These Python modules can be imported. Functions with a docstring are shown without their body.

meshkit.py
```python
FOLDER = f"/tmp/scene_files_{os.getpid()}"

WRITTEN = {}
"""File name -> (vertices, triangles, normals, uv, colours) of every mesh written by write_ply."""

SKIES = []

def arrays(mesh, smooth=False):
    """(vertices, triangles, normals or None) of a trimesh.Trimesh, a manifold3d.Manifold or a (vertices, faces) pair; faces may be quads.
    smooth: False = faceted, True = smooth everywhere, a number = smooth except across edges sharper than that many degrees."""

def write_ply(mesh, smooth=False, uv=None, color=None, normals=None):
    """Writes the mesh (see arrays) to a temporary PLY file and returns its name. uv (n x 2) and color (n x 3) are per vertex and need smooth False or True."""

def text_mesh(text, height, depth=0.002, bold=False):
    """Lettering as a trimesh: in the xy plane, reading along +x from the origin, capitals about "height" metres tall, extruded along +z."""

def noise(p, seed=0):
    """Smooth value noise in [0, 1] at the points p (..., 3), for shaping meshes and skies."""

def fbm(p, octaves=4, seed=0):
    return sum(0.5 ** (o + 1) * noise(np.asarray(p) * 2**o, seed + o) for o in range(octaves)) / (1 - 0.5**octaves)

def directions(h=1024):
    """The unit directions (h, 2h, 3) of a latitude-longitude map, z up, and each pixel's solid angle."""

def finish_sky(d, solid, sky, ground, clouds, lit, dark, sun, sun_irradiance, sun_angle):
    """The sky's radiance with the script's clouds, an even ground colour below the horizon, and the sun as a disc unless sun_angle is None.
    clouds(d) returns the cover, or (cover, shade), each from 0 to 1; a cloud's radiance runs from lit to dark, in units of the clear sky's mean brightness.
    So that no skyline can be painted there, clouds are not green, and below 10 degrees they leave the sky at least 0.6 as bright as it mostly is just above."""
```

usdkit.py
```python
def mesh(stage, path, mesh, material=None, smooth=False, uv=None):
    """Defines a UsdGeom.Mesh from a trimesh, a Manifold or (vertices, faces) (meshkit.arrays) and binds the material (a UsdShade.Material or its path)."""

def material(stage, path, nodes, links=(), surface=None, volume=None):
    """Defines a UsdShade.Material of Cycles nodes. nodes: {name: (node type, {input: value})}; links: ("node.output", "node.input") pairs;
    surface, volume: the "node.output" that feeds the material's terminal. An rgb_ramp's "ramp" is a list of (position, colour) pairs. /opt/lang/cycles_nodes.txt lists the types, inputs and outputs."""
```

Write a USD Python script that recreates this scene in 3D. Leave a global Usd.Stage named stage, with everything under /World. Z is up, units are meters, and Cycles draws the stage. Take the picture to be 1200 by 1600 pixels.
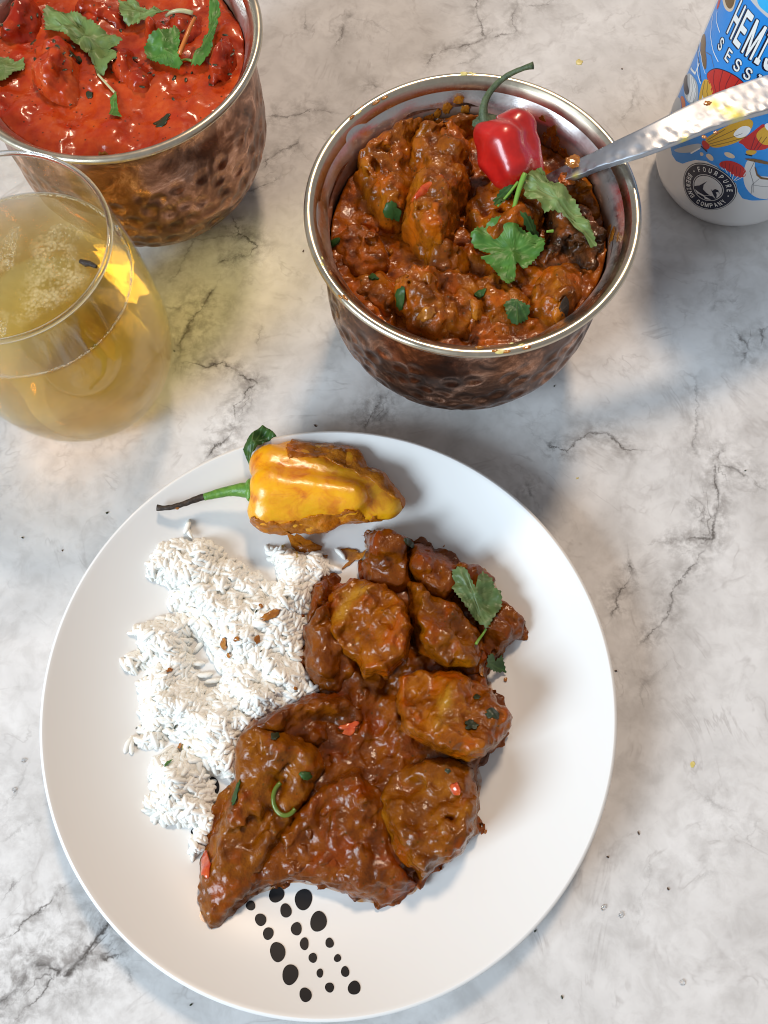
import math, random
import numpy as np, trimesh, shapely
from shapely.geometry import Polygon, Point, LineString, box as sbox
from shapely import affinity
from scipy import ndimage
from scipy.spatial import cKDTree
import usdkit, meshkit
from pxr import Usd, UsdGeom, UsdLux, UsdShade, Gf, Sdf, Vt

stage = Usd.Stage.CreateInMemory()
UsdGeom.SetStageUpAxis(stage, UsdGeom.Tokens.z)
UsdGeom.SetStageMetersPerUnit(stage, 1.0)
UsdGeom.Xform.Define(stage, '/World')
UsdGeom.Scope.Define(stage, '/World/Looks')
rng = np.random.default_rng(7)
random.seed(7)

# ------------------------------------------------------------------ camera
F_PX, TILT, ROLL, CAM_H = 1320.4, 0.3143, -0.0221, 0.3205
cam = UsdGeom.Camera.Define(stage, '/World/camera')
cam.CreateHorizontalApertureAttr(36.0); cam.CreateVerticalApertureAttr(48.0)
cam.CreateFocalLengthAttr(36.0 * F_PX / 1200)
cam.CreateClippingRangeAttr(Gf.Vec2f(0.01, 50))
cam.AddTranslateOp().Set(Gf.Vec3d(0, 0, CAM_H))
cam.AddRotateXOp().Set(math.degrees(TILT)); cam.AddRotateZOp().Set(math.degrees(ROLL))
cam.CreateExposureAttr(0.04)

# ------------------------------------------------------------------ light
def area_light(name, pos, target, w, h, color, intensity):
    l = UsdLux.RectLight.Define(stage, '/World/' + name)
    l.CreateWidthAttr(w); l.CreateHeightAttr(h); l.CreateColorAttr(Gf.Vec3f(*color)); l.CreateIntensityAttr(intensity)
    p, t = np.array(pos, float), np.array(target, float)
    z = p - t; z /= np.linalg.norm(z); x = np.cross([0, 0, 1.], z); x /= np.linalg.norm(x); y = np.cross(z, x)
    l.AddTransformOp().Set(Gf.Matrix4d(*x, 0, *y, 0, *z, 0, *p, 1))
    return l
CEN = (0.0, 0.12, 0)
area_light('window_light', (-1.02, -0.58, 0.74), CEN, 0.58, 0.64, (0.74, 0.88, 1.0), 21.5)
area_light('ceiling_lamp', (0.42, 1.80, 2.55), (0, .15, 0), 0.40, 0.33, (1.0, 0.76, 0.55), 135.0)
dome = UsdLux.DomeLight.Define(stage, '/World/room_fill')
mdome = usdkit.material(stage, '/World/Looks/room_fill', {'b': ('background_shader', {'color': (0.95, 0.96, 1.0), 'strength': 0.30})}, surface='b.background')
UsdShade.MaterialBindingAPI.Apply(dome.GetPrim()).Bind(mdome)

# ------------------------------------------------------------------ helpers
def ray(px, py):
    x = (np.asarray(px, float) - 600) / F_PX; y = -(np.asarray(py, float) - 800) / F_PX
    x, y = math.cos(ROLL) * x - math.sin(ROLL) * y, math.sin(ROLL) * x + math.cos(ROLL) * y
    return np.stack([x, y * math.cos(TILT) + math.sin(TILT), -math.cos(TILT) + y * math.sin(TILT)], -1)
def at(px, py, z):
    """Where the photograph's point (px, py) lies at height z."""
    d = ray(px, py); k = (z - CAM_H) / d[..., 2]
    return np.stack([k * d[..., 0], k * d[..., 1]], -1)
def zo(ox, oy, s, pts):
    return [(ox + x / s, oy + y / s) for x, y in pts]
def poly_at(pts, z):
    p = np.array(pts, float)
    return at(p[:, 0], p[:, 1], z)

used = {}
def uname(parent, name):
    k = (parent, name); n = used.get(k, 0); used[k] = n + 1
    return name if n == 0 else f'{name}_{n:03d}'
def meta(prim, label=None, cat=None, group=None, kind=None):
    for k, v in (('label', label), ('category', cat), ('group', group), ('kind', kind)):
        if v: prim.SetCustomDataByKey(k, v)
def obj(name, m, material, parent=None, smooth=True, **kw):
    par = parent if parent else '/World'
    path = par + '/' + uname(par, name)
    p = usdkit.mesh(stage, path, m, material, smooth=smooth)
    meta(p.GetPrim(), **kw)
    return path
def thing(name, label=None, cat=None, group=None, kind=None, loc=(0, 0, 0)):
    path = '/World/' + uname('/World', name)
    x = UsdGeom.Xform.Define(stage, path); x.AddTranslateOp().Set(Gf.Vec3d(*map(float, loc)))
    meta(x.GetPrim(), label, cat, group, kind)
    return path
def TM(v, f): return trimesh.Trimesh(np.asarray(v, float), np.asarray(f, int), process=False)
def cat(ms): return trimesh.util.concatenate(ms)
def moved(m, loc):
    m = m.copy(); m.apply_translation(np.array(loc, float)); return m
def fbm(p, o=4, seed=0): return meshkit.fbm(p, o, seed)
def sfb(p, o=4, seed=0): return meshkit.fbm(p, o, seed) * 2 - 1

def grid_faces(nu, nv, wrap=False):
    i, j = np.meshgrid(np.arange(nu - 1), np.arange(nv if wrap else nv - 1), indexing='ij')
    a = i * nv + j; b = i * nv + (j + 1) % nv; c = (i + 1) * nv + (j + 1) % nv; d = (i + 1) * nv + j
    a, b, c, d = (x.ravel() for x in (a, b, c, d))
    return np.vstack([np.stack([a, b, c], 1), np.stack([a, c, d], 1)])
def revolve(prof, n=160, center=(0, 0), disp=None):
    """prof: (r, z) from bottom axis over the outside and back; outward normals when it runs up the outside."""
    prof = np.array(prof, float); th = np.linspace(0, 2 * math.pi, n, endpoint=False)
    r = np.maximum(prof[:, 0], 1e-6)
    v = np.stack([r[:, None] * np.cos(th), r[:, None] * np.sin(th), np.repeat(prof[:, 1:2], n, 1)], -1).reshape(-1, 3)
    if disp is not None: v = disp(v)
    m = TM(v, grid_faces(len(prof), n, True)); m.apply_translation([center[0], center[1], 0])
    return m
def dense(prof, step):
    out = [prof[0]]
    for a, b in zip(prof[:-1], prof[1:]):
        L = math.dist(a, b); k = max(1, int(math.ceil(L / step)))
        out += [tuple(np.array(a) + (np.array(b) - np.array(a)) * t / k) for t in range(1, k + 1)]
    return out
def spline(pts, n):
    from scipy.interpolate import CubicSpline
    p = np.array(pts, float); d = np.r_[0, np.cumsum(np.linalg.norm(np.diff(p, axis=0), axis=1))]
    return CubicSpline(d, p)(np.linspace(0, d[-1], n))
def tube(path, radii, n=12, wob=0, seed=0, caps=True):
    p = np.array(path, float); k = len(p); radii = np.broadcast_to(np.asarray(radii, float), (k,))
    t = np.gradient(p, axis=0); t /= np.linalg.norm(t, axis=1, keepdims=True)
    up = np.array([0, 0, 1.]) if abs(t[0][2]) < .9 else np.array([1., 0, 0]); vs = []
    for i in range(k):
        a = np.cross(t[i], up); a /= np.linalg.norm(a); b = np.cross(a, t[i]); up = b
        th = np.arange(n) / n * 2 * math.pi
        vs.append(p[i] + radii[i] * (np.cos(th)[:, None] * a + np.sin(th)[:, None] * b))
    v = np.concatenate(vs); f = grid_faces(k, n, True)[:, ::-1]
    if wob:
        c = np.repeat(p, n, 0); v = c + (v - c) * (1 + wob * sfb(v * 900, 3, seed))[:, None]
    if caps:
        v = np.vstack([v, p[0], p[-1]]); a = np.arange(n); e = len(v)
        f = np.vstack([f, np.stack([a, (a + 1) % n, np.full(n, e - 2)], 1), np.stack([(k - 1) * n + (a + 1) % n, (k - 1) * n + a, np.full(n, e - 1)], 1)])
    m = TM(v, f)
    return m
def surface_nets(Fv, org, h):
    """Mesh of the zero level of a sampled field (negative inside)."""
    nx, ny, nz = Fv.shape; ins = Fv < 0
    c = lambda a, i, j, k: a[i:nx - 1 + i, j:ny - 1 + j, k:nz - 1 + k]
    corners = [(i, j, k) for i in (0, 1) for j in (0, 1) for k in (0, 1)]
    cnt = sum(c(ins, *q).astype(np.int8) for q in corners)
    act = (cnt > 0) & (cnt < 8); idx = np.argwhere(act); ids = -np.ones(act.shape, np.int64); ids[act] = np.arange(len(idx))
    acc = np.zeros((len(idx), 3)); num = np.zeros(len(idx)); I, J, K = idx.T
    for q in corners:
        for ax in range(3):
            if q[ax]: continue
            r = list(q); r[ax] = 1
            fa = Fv[I + q[0], J + q[1], K + q[2]]; fb = Fv[I + r[0], J + r[1], K + r[2]]
            m = (fa < 0) != (fb < 0); t = np.where(m, fa / np.where(m, fa - fb, 1), 0)
            pos = np.array(q, float)[None].repeat(len(idx), 0); pos[:, ax] += t
            acc += np.where(m[:, None], pos, 0); num += m
    v = (idx + acc / num[:, None]) * h + np.array(org)
    fs = []
    for ax in range(3):
        u, w = (ax + 1) % 3, (ax + 2) % 3
        sl = [slice(None)] * 3; sl[ax] = slice(0, -1); sr = [slice(None)] * 3; sr[ax] = slice(1, None)
        chg = ins[tuple(sl)] != ins[tuple(sr)]; e = np.argwhere(chg)
        ok = (e[:, u] > 0) & (e[:, w] > 0) & (e[:, u] < Fv.shape[u] - 1) & (e[:, w] < Fv.shape[w] - 1); e = e[ok]
        if not len(e): continue
        g = lambda du, dw: ids[tuple((e - (np.eye(3, dtype=int)[u] * du + np.eye(3, dtype=int)[w] * dw)).T)]
        a, b, cc, d = g(1, 1), g(0, 1), g(0, 0), g(1, 0)
        flip = ~ins[tuple(e.T)]
        q1 = np.stack([a, b, cc, d], 1); q1[flip] = q1[flip][:, ::-1]
        fs.append(q1)
    q = np.vstack(fs); q = q[(q >= 0).all(1)]
    return TM(v, np.vstack([q[:, [0, 1, 2]], q[:, [0, 2, 3]]]))
def relax(m, n=2):
    """A few Taubin steps, to take the grid out of a mesh."""
    e = m.edges_unique; V = m.vertices.copy(); deg = np.bincount(e.ravel(), minlength=len(V))[:, None].clip(1)
    for it in range(n):
        for lam in (.5, -.52):
            s = np.zeros_like(V)
            for k in range(3):
                s[:, k] = np.bincount(e[:, 0], V[e[:, 1], k], len(V)) + np.bincount(e[:, 1], V[e[:, 0], k], len(V))
            V = V + lam * (s / deg - V)
    return TM(V, m.faces)
def vgrid(lo, hi, h):
    lo = np.array(lo, float); n = np.ceil((np.array(hi) - lo) / h).astype(int) + 1
    ax = [lo[k] + np.arange(n[k]) * h for k in range(3)]
    return np.stack(np.meshgrid(*ax, indexing='ij'), -1), lo
def smin(a, b, k):
    h = np.clip(.5 + .5 * (b - a) / k, 0, 1)
    return b + (a - b) * h - k * h * (1 - h)
def smax(a, b, k): return -smin(-a, -b, k)
def sd_caps(P, a, b, ra, rb):
    a, b = np.array(a, float), np.array(b, float); ab = b - a
    t = np.clip(((P - a) @ ab) / max(ab @ ab, 1e-12), 0, 1)
    return np.linalg.norm(P - (a + t[..., None] * ab), axis=-1) - (ra + (rb - ra) * t)
def poly_sd(xy, pts):
    """Signed distance in the plane, positive inside."""
    p = Polygon(pts).buffer(0); q = shapely.points(xy.reshape(-1, 2)); shapely.prepare(p)
    d = shapely.distance(p.boundary, q); ins = shapely.contains_xy(p, xy[..., 0].ravel(), xy[..., 1].ravel())
    return np.where(ins, d, -d).reshape(xy.shape[:-1])
def smooth_outline(pts, n=3):
    p = np.array(pts, float)
    for _ in range(n):
        q = np.empty((2 * len(p), 2)); nx = np.roll(p, -1, 0); q[0::2] = .75 * p + .25 * nx; q[1::2] = .25 * p + .75 * nx; p = q
    return p
def lump(pts, zb, hgt, w, ridges=(), dents=(), noise=((.0025, .0016), (.0008, .0005)), seed=0, h=.0005, edge=.0016, power=.5, bumpy=.55, fibre=None, cut=1):
    """A rounded piece over the outline pts (metres): zb its underside, hgt its height, w how far in from the outline it rounds off.
    ridges: (polyline, height, width); noise: (size, amount) pairs that roughen the whole solid."""
    out = smooth_outline(pts, cut); lo, hi = out.min(0) - .004, out.max(0) + .004
    top = hgt + sum(max(r[1], 0) for r in ridges) + .004
    P, org = vgrid((*lo, zb - .003), (*hi, zb + top), h)
    xy = P[:, :, 0, :2]; jit = np.stack([sfb(np.c_[xy.reshape(-1, 2) * 260, np.full(xy[..., 0].size, seed + .5)], 3, seed + s) for s in (3, 9)], -1).reshape(xy.shape) * edge
    d = poly_sd(xy + jit, out)
    t = hgt * (np.clip(1 - (1 - np.clip(d / w, 0, 1)) ** 2, 0, 1)) ** power
    t = t + hgt * bumpy * np.clip(d / w, 0, 1) * sfb(np.c_[xy.reshape(-1, 2) * 125, np.full(xy[..., 0].size, seed * 1.7)], 3, seed + 21).reshape(t.shape)
    ctr_, ext = out.mean(0), max(np.ptp(out, axis=0)) / 2; wa = seed * 2.3 + .7
    t = t * (1 + .38 * np.clip(((xy - ctr_) @ np.array([math.cos(wa), math.sin(wa)])) / ext, -1, 1))
    for line, rh, rw in list(ridges) + [(l, -a, b) for l, a, b in dents]:
        ls = LineString(line) if len(line) > 1 else Point(line[0])
        dd = shapely.distance(ls, shapely.points(xy.reshape(-1, 2))).reshape(t.shape)
        t = t + rh * np.exp(-(dd / rw) ** 2) * np.clip(d / .002, 0, 1)
    f = np.maximum(P[..., 2] - zb - t[:, :, None], -d[:, :, None] * .9)
    f = np.maximum(f * .75, zb - P[..., 2])
    for k, (size, amt) in enumerate(noise):
        f = f + amt * sfb(P / size + 17.3 * seed, 2, seed + k * 5)
    if fibre is not None:
        ca, sa = math.cos(fibre), math.sin(fibre); Q = np.stack([(P[..., 0] * ca + P[..., 1] * sa) / .0075, (P[..., 1] * ca - P[..., 0] * sa) / .0016, P[..., 2] / .0022], -1) + .6 * sfb(P / .007, 2, seed + 40)[..., None]
        f = f + .0004 * sfb(Q, 2, seed + 50)
    f[0], f[-1], f[:, 0], f[:, -1], f[:, :, 0], f[:, :, -1] = (1,) * 6
    return relax(surface_nets(f, org, h), 1)

class Heights:
    """The height of what lies in a region, so that leaves and grains can rest on it."""
    def __init__(s, lo, hi, base, step=.0005):
        s.lo = np.array(lo); s.step = step; s.n = np.ceil((np.array(hi) - s.lo) / step).astype(int); s.z = np.full(s.n, float(base))
    def add(s, m):
        i = ((m.vertices[:, :2] - s.lo) / s.step).astype(int); ok = ((i >= 0) & (i < s.n)).all(1)
        np.maximum.at(s.z, tuple(i[ok].T), m.vertices[ok, 2])
    def at(s, xy, grow=0, blur=0):
        z = s.z
        if grow: z = ndimage.grey_dilation(z, size=(grow, grow))
        if blur: z = ndimage.gaussian_filter(z, blur)
        return ndimage.map_coordinates(z, ((np.asarray(xy) - s.lo) / s.step - .5).reshape(-1, 2).T, order=1, mode='nearest').reshape(np.shape(xy)[:-1])

# ------------------------------------------------------------------ materials
LK = '/World/Looks/'
def mat(name, nodes, links=(), surface='p.BSDF', volume=None):
    return usdkit.material(stage, LK + name, nodes, links, surface=surface, volume=volume)
POS = ('geometry', {})
def plain(name, color, rough=.5, **kw):
    return mat(name, {'p': ('principled_bsdf', dict(base_color=color, roughness=rough, **kw))})

def curry_mat(name, a, b, c, oil, flecks=(.02, .03, .005), fleck_amt=.5, rough=.15, grain=1300, yellow=None, bump=.36, mask=None, coat=.34):
    """Wet sauce: a mottled base, oily patches, herb flecks, a fine grain that breaks up the shine."""
    n = {'g': POS,
         'n1': ('noise_texture', {'scale': 130., 'detail': 5., 'roughness': .6}),
         'r1': ('rgb_ramp', {'ramp': [(.3, a), (.5, b), (.68, c)]}),
         'n2': ('noise_texture', {'scale': 85., 'detail': 4., 'roughness': .55, 'distortion': .6}),
         'r2': ('rgb_ramp', {'ramp': [(.52, (0, 0, 0)), (.66, (1, 1, 1))]}),
         'm1': ('mix_color', {'b': oil}),
         'v': ('voronoi_texture', {'scale': 330., 'randomness': 1.}),
         'vn': ('noise_texture', {'scale': 900., 'detail': 2.}),
         'va': ('math', {'math_type': 'multiply_add', 'value2': .25}),
         'r3': ('rgb_ramp', {'ramp': [(.20, (fleck_amt,) * 3), (.27, (0, 0, 0))]}),
         'm2': ('mix_color', {'b': flecks}),
         'b1': ('noise_texture', {'scale': float(grain), 'detail': 4., 'roughness': .65}),
         'b2': ('noise_texture', {'scale': 480., 'detail': 3., 'roughness': .6}),
         'ba': ('math', {'math_type': 'multiply_add', 'value2': .45}),
         'bp': ('bump', {'strength': bump, 'distance': .0013}),
         'cb': ('noise_texture', {'scale': 420., 'detail': 3., 'roughness': .5}), 'cba': ('math', {'math_type': 'multiply_add', 'value2': .2}), 'cbp': ('bump', {'strength': bump * .6, 'distance': .0012}),
         'rr': ('rgb_ramp', {'ramp': [(.35, (rough * .7,) * 3), (.65, (rough * 1.9,) * 3)]}),
         'p': ('principled_bsdf', {'specular_ior_level': .16, 'coat_weight': coat, 'coat_roughness': .08, 'coat_ior': 1.5})}
    L = [('g.position', 'n1.vector'), ('g.position', 'n2.vector'), ('g.position', 'v.vector'), ('g.position', 'b1.vector'), ('g.position', 'b2.vector'), ('g.position', 'vn.vector'),
         ('n1.fac', 'r1.fac'), ('n2.fac', 'r2.fac'), ('r1.color', 'm1.a'), ('r2.color', 'm1.fac'), ('m1.result', 'm2.a'),
         ('vn.fac', 'va.value1'), ('v.distance', 'va.value3'), ('va.value', 'r3.fac'), ('r3.color', 'm2.fac'),
         ('b1.fac', 'ba.value1'), ('b2.fac', 'ba.value3'), ('ba.value', 'bp.height'), ('bp.normal', 'p.normal'), ('g.position', 'cb.vector'), ('cb.fac', 'cba.value3'), ('b1.fac', 'cba.value1'), ('cba.value', 'cbp.height'), ('cbp.normal', 'p.coat_normal'), ('b2.fac', 'rr.fac'), ('rr.color', 'p.roughness')]
    last = 'm2.result'
    if yellow:
        n.update({'n4': ('noise_texture', {'scale': 110., 'detail': 3., 'distortion': 1.2}), 'r4': ('rgb_ramp', {'ramp': [(.62, (0, 0, 0)), (.76, (.6, .6, .6))]}), 'm3': ('mix_color', {'b': yellow}), 'fa': ('attribute', {'attribute': mask or 'none'}), 'fm': ('math', {'math_type': 'add', 'use_clamp': True}), 'gp': ('mapping', {'location': (3.1, 1.7, .4)})})
        L += [('g.position', 'gp.vector'), ('gp.vector', 'n4.vector'), ('n4.fac', 'r4.fac'), ('r4.color', 'fm.value1'), ('fa.fac', 'fm.value2'), ('fm.value', 'm3.fac'), (last, 'm3.a')]; last = 'm3.result'
    L.append((last, 'p.base_color'))
    return mat(name, n, L)
M = {}
M['curry'] = curry_mat('plate_curry', (0.0730, 0.0159, 0.0005), (0.1458, 0.0336, 0.0007), (0.2115, 0.0554, 0.0012), (0.1822, 0.0312, 0.0005))
M['curry_light'] = curry_mat('plate_curry_light', (0.0960, 0.0235, 0.0005), (0.1772, 0.0485, 0.0010), (0.2436, 0.0788, 0.0015), (0.2216, 0.0434, 0.0006))
M['potato'] = curry_mat('sauced_potato', (0.1268, 0.0283, 0.0006), (0.2218, 0.0573, 0.0012), (0.3011, 0.0876, 0.0017), (0.3011, 0.0573, 0.0007), yellow=(.34, .15, .012), mask='flesh')
M['bowl_curry'] = curry_mat('bowl_curry', (0.0836, 0.0201, 0.0014), (0.2268, 0.0575, 0.0029), (0.3581, 0.1127, 0.0053), (0.3819, 0.0813, 0.0029), fleck_amt=.6, rough=.14)
M['bowl_sauce'] = curry_mat('bowl_sauce', (0.0842, 0.0183, 0.0014), (0.2405, 0.0522, 0.0024), (0.3848, 0.1046, 0.0044), (0.4568, 0.0980, 0.0029), fleck_amt=.4, rough=.16)
M['char'] = curry_mat('charred_piece', (.015, .008, .004), (.05, .018, .006), (.16, .05, .010), (.20, .05, .008), fleck_amt=.7)
M['red'] = curry_mat('creamy_red_sauce', (0.3192, 0.0238, 0.0045), (0.4368, 0.0495, 0.0083), (0.5040, 0.0792, 0.0150), (0.3864, 0.0264, 0.0045), flecks=(.035, .018, .008), fleck_amt=.85, rough=.22, grain=800, bump=.12, coat=.28)
M['red_dark'] = curry_mat('red_chicken', (0.2028, 0.0124, 0.0040), (0.3432, 0.0298, 0.0064), (0.4212, 0.0496, 0.0096), (0.2808, 0.0149, 0.0040), flecks=(.03, .015, .008), fleck_amt=.75, rough=.2, grain=900, bump=.16, coat=.32)
M['tomato'] = mat('red_pepper_piece', {'g': POS, 'n': ('noise_texture', {'scale': 400.}), 'r': ('rgb_ramp', {'ramp': [(.35, (.42, .035, .008)), (.65, (.55, .09, .015))]}), 'p': ('principled_bsdf', {'roughness': .15, 'coat_weight': .5, 'subsurface_weight': .2, 'subsurface_scale': .001})}, [('g.position', 'n.vector'), ('n.fac', 'r.fac'), ('r.color', 'p.base_color')])
def leafmat(name, c1, c2, back):
    return mat(name, {'g': POS, 'n': ('noise_texture', {'scale': 260., 'detail': 4.}), 'r': ('rgb_ramp', {'ramp': [(.3, c1), (.7, c2)]}),
        'at': ('attribute', {'attribute': 'vein'}), 'mv': ('mix_color', {'b': back}), 'b': ('bump', {'strength': .25, 'distance': .0004}), 'n2': ('noise_texture', {'scale': 900., 'detail': 3.}),
        'p': ('principled_bsdf', {'roughness': .42, 'specular_ior_level': .45}), 't': ('translucent_bsdf', {}), 'mx': ('mix_closure', {'fac': .28})},
        [('g.position', 'n.vector'), ('n.fac', 'r.fac'), ('r.color', 'mv.a'), ('at.fac', 'mv.fac'), ('mv.result', 'p.base_color'), ('mv.result', 't.color'), ('g.position', 'n2.vector'), ('n2.fac', 'b.height'), ('b.normal', 'p.normal'), ('p.BSDF', 'mx.closure1'), ('t.BSDF', 'mx.closure2')], surface='mx.closure')
M['leaf'] = leafmat('coriander', (.055, .17, .025), (.11, .27, .045), (.20, .38, .09))
M['leaf_pale'] = leafmat('coriander_pale', (.15, .24, .07), (.23, .33, .10), (.33, .43, .18))
M['leaf_dark'] = leafmat('coriander_dark', (.022, .075, .018), (.05, .13, .025), (.10, .2, .05))
M['leaf_grey'] = leafmat('coriander_grey', (.075, .13, .04), (.13, .20, .07), (.22, .3, .13))
M['stem_green'] = plain('stem_green', (.16, .33, .05), .35, subsurface_weight=.2, subsurface_scale=.001)
M['chilli_slice'] = plain('chilli_slice', (.10, .15, .02), .2)
M['stem_pale'] = plain('stem_pale', (.45, .45, .25), .35, subsurface_weight=.2, subsurface_scale=.001)
M['stem_orange'] = plain('stem_orange', (.55, .16, .03), .3)
def noisy(name, c1, c2, scale, rough=.4, bump=0., bscale=None, **kw):
    n = {'g': POS, 'n': ('noise_texture', {'scale': float(scale), 'detail': 4., 'roughness': .6}), 'r': ('rgb_ramp', {'ramp': [(.3, c1), (.7, c2)]}), 'n2': ('noise_texture', {'scale': float(bscale or scale * 3), 'detail': 3.}), 'b': ('bump', {'strength': bump, 'distance': .0006}), 'p': ('principled_bsdf', dict(roughness=rough, **kw))}
    return mat(name, n, [('g.position', 'n.vector'), ('g.position', 'n2.vector'), ('n.fac', 'r.fac'), ('r.color', 'p.base_color'), ('n2.fac', 'b.height'), ('b.normal', 'p.normal')])
M['rice'] = mat('cooked_rice', {'g': POS, 'n': ('noise_texture', {'scale': 260., 'detail': 3.}), 'r': ('rgb_ramp', {'ramp': [(.3, (.80, .79, .73)), (.7, (.87, .87, .835))]}), 'p': ('principled_bsdf', {'roughness': .34, 'specular_ior_level': .35}), 't': ('translucent_bsdf', {'color': (.86, .85, .78)}), 'mx': ('mix_closure', {'fac': .06})},
    [('g.position', 'n.vector'), ('n.fac', 'r.fac'), ('r.color', 'p.base_color'), ('p.BSDF', 'mx.closure1'), ('t.BSDF', 'mx.closure2')], surface='mx.closure')
M['rice_stained'] = noisy('stained_rice', (.62, .30, .05), (.80, .62, .30), 420, .35, .2, 900, subsurface_weight=.4, subsurface_scale=.002)
M['porcelain'] = mat('porcelain', {'p': ('principled_bsdf', {'base_color': (.71, .71, .70), 'roughness': .30, 'specular_ior_level': .2})})
M['dot'] = plain('black_print', (.008, .008, .010), .5, specular_ior_level=.2)
M['bonnet_red'] = noisy('red_scotch_bonnet', (.33, .006, .005), (.55, .014, .009), 130, .30, .15, 300, coat_weight=.22, coat_roughness=.12, subsurface_weight=.12, subsurface_scale=.002)
M['bonnet_yellow'] = mat('yellow_scotch_bonnet', {'g': POS, 'n': ('noise_texture', {'scale': 110., 'detail': 5., 'roughness': .6, 'distortion': .6}), 'r': ('rgb_ramp', {'ramp': [(.28, (.80, .41, .006)), (.50, (.78, .34, .006)), (.62, (.64, .20, .008)), (.73, (.40, .11, .010))]}), 'n2': ('noise_texture', {'scale': 700., 'detail': 3.}), 'b': ('bump', {'strength': .2, 'distance': .0005}), 'p': ('principled_bsdf', {'roughness': .33, 'coat_weight': .16, 'coat_roughness': .16, 'subsurface_weight': .2, 'subsurface_radius': (1., .6, .1), 'subsurface_scale': .003})},
    [('g.position', 'n.vector'), ('n.fac', 'r.fac'), ('r.color', 'p.base_color'), ('g.position', 'n2.vector'), ('n2.fac', 'b.height'), ('b.normal', 'p.normal')])
M['pepper_sauce'] = curry_mat('pepper_sauce', (0.2237, 0.0589, 0.0039), (0.3554, 0.1105, 0.0065), (0.5001, 0.1770, 0.0090), (0.4738, 0.1327, 0.0065), fleck_amt=.3, rough=.2)
M['pepper_stem'] = noisy('pepper_stem', (.05, .16, .02), (.14, .30, .04), 500, .4, .3, 1500)
M['old_stem'] = noisy('dry_stem', (.035, .06, .025), (.10, .13, .06), 600, .55, .5, 1800)
M['burnt'] = noisy('burnt_stem', (.008, .006, .005), (.05, .03, .018), 700, .6, .6, 1600)
M['herb'] = plain('herb_bit', (.02, .028, .010), .35)
M['crumb'] = plain('brown_crumb', (.06, .03, .015), .6)
M['stain'] = noisy('sauce_drop', (.22, .06, .006), (.42, .16, .015), 500, .14, .2, 900, coat_weight=.5)
M['turmeric'] = noisy('turmeric_smear', (.55, .44, .10), (.68, .60, .28), 500, .3, .2, 900)
steelnodes = lambda col, rough, bs, bd: ({'g': POS, 'mp': ('mapping', {'scale': (1., 1., 9.)}), 'n': ('noise_texture', {'scale': 300., 'detail': 4.}), 'n2': ('noise_texture', {'scale': 60., 'detail': 4., 'roughness': .6}), 'r': ('rgb_ramp', {'ramp': [(.3, (rough * .7,) * 3), (.7, (rough * 1.6,) * 3)]}), 'b': ('bump', {'strength': bs, 'distance': bd}), 'p': ('principled_bsdf', {'base_color': col, 'metallic': 1.})},
    [('g.position', 'mp.vector'), ('mp.vector', 'n.vector'), ('g.position', 'n2.vector'), ('n2.fac', 'r.fac'), ('r.color', 'p.roughness'), ('n.fac', 'b.height'), ('b.normal', 'p.normal')])
M['steel'] = mat('bowl_steel', *steelnodes((.66, .64, .62), .22, .12, .0003))
M['rim_steel'] = mat('rim_steel', *steelnodes((.62, .55, .43), .26, .08, .0002))
M['spoon_steel'] = mat('spoon_steel', *steelnodes((.78, .79, .80), .2, .1, .0002))
n_, l_ = steelnodes((.80, .81, .82), .42, .1, .0002); n_['p'][1].pop('base_color')
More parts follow.
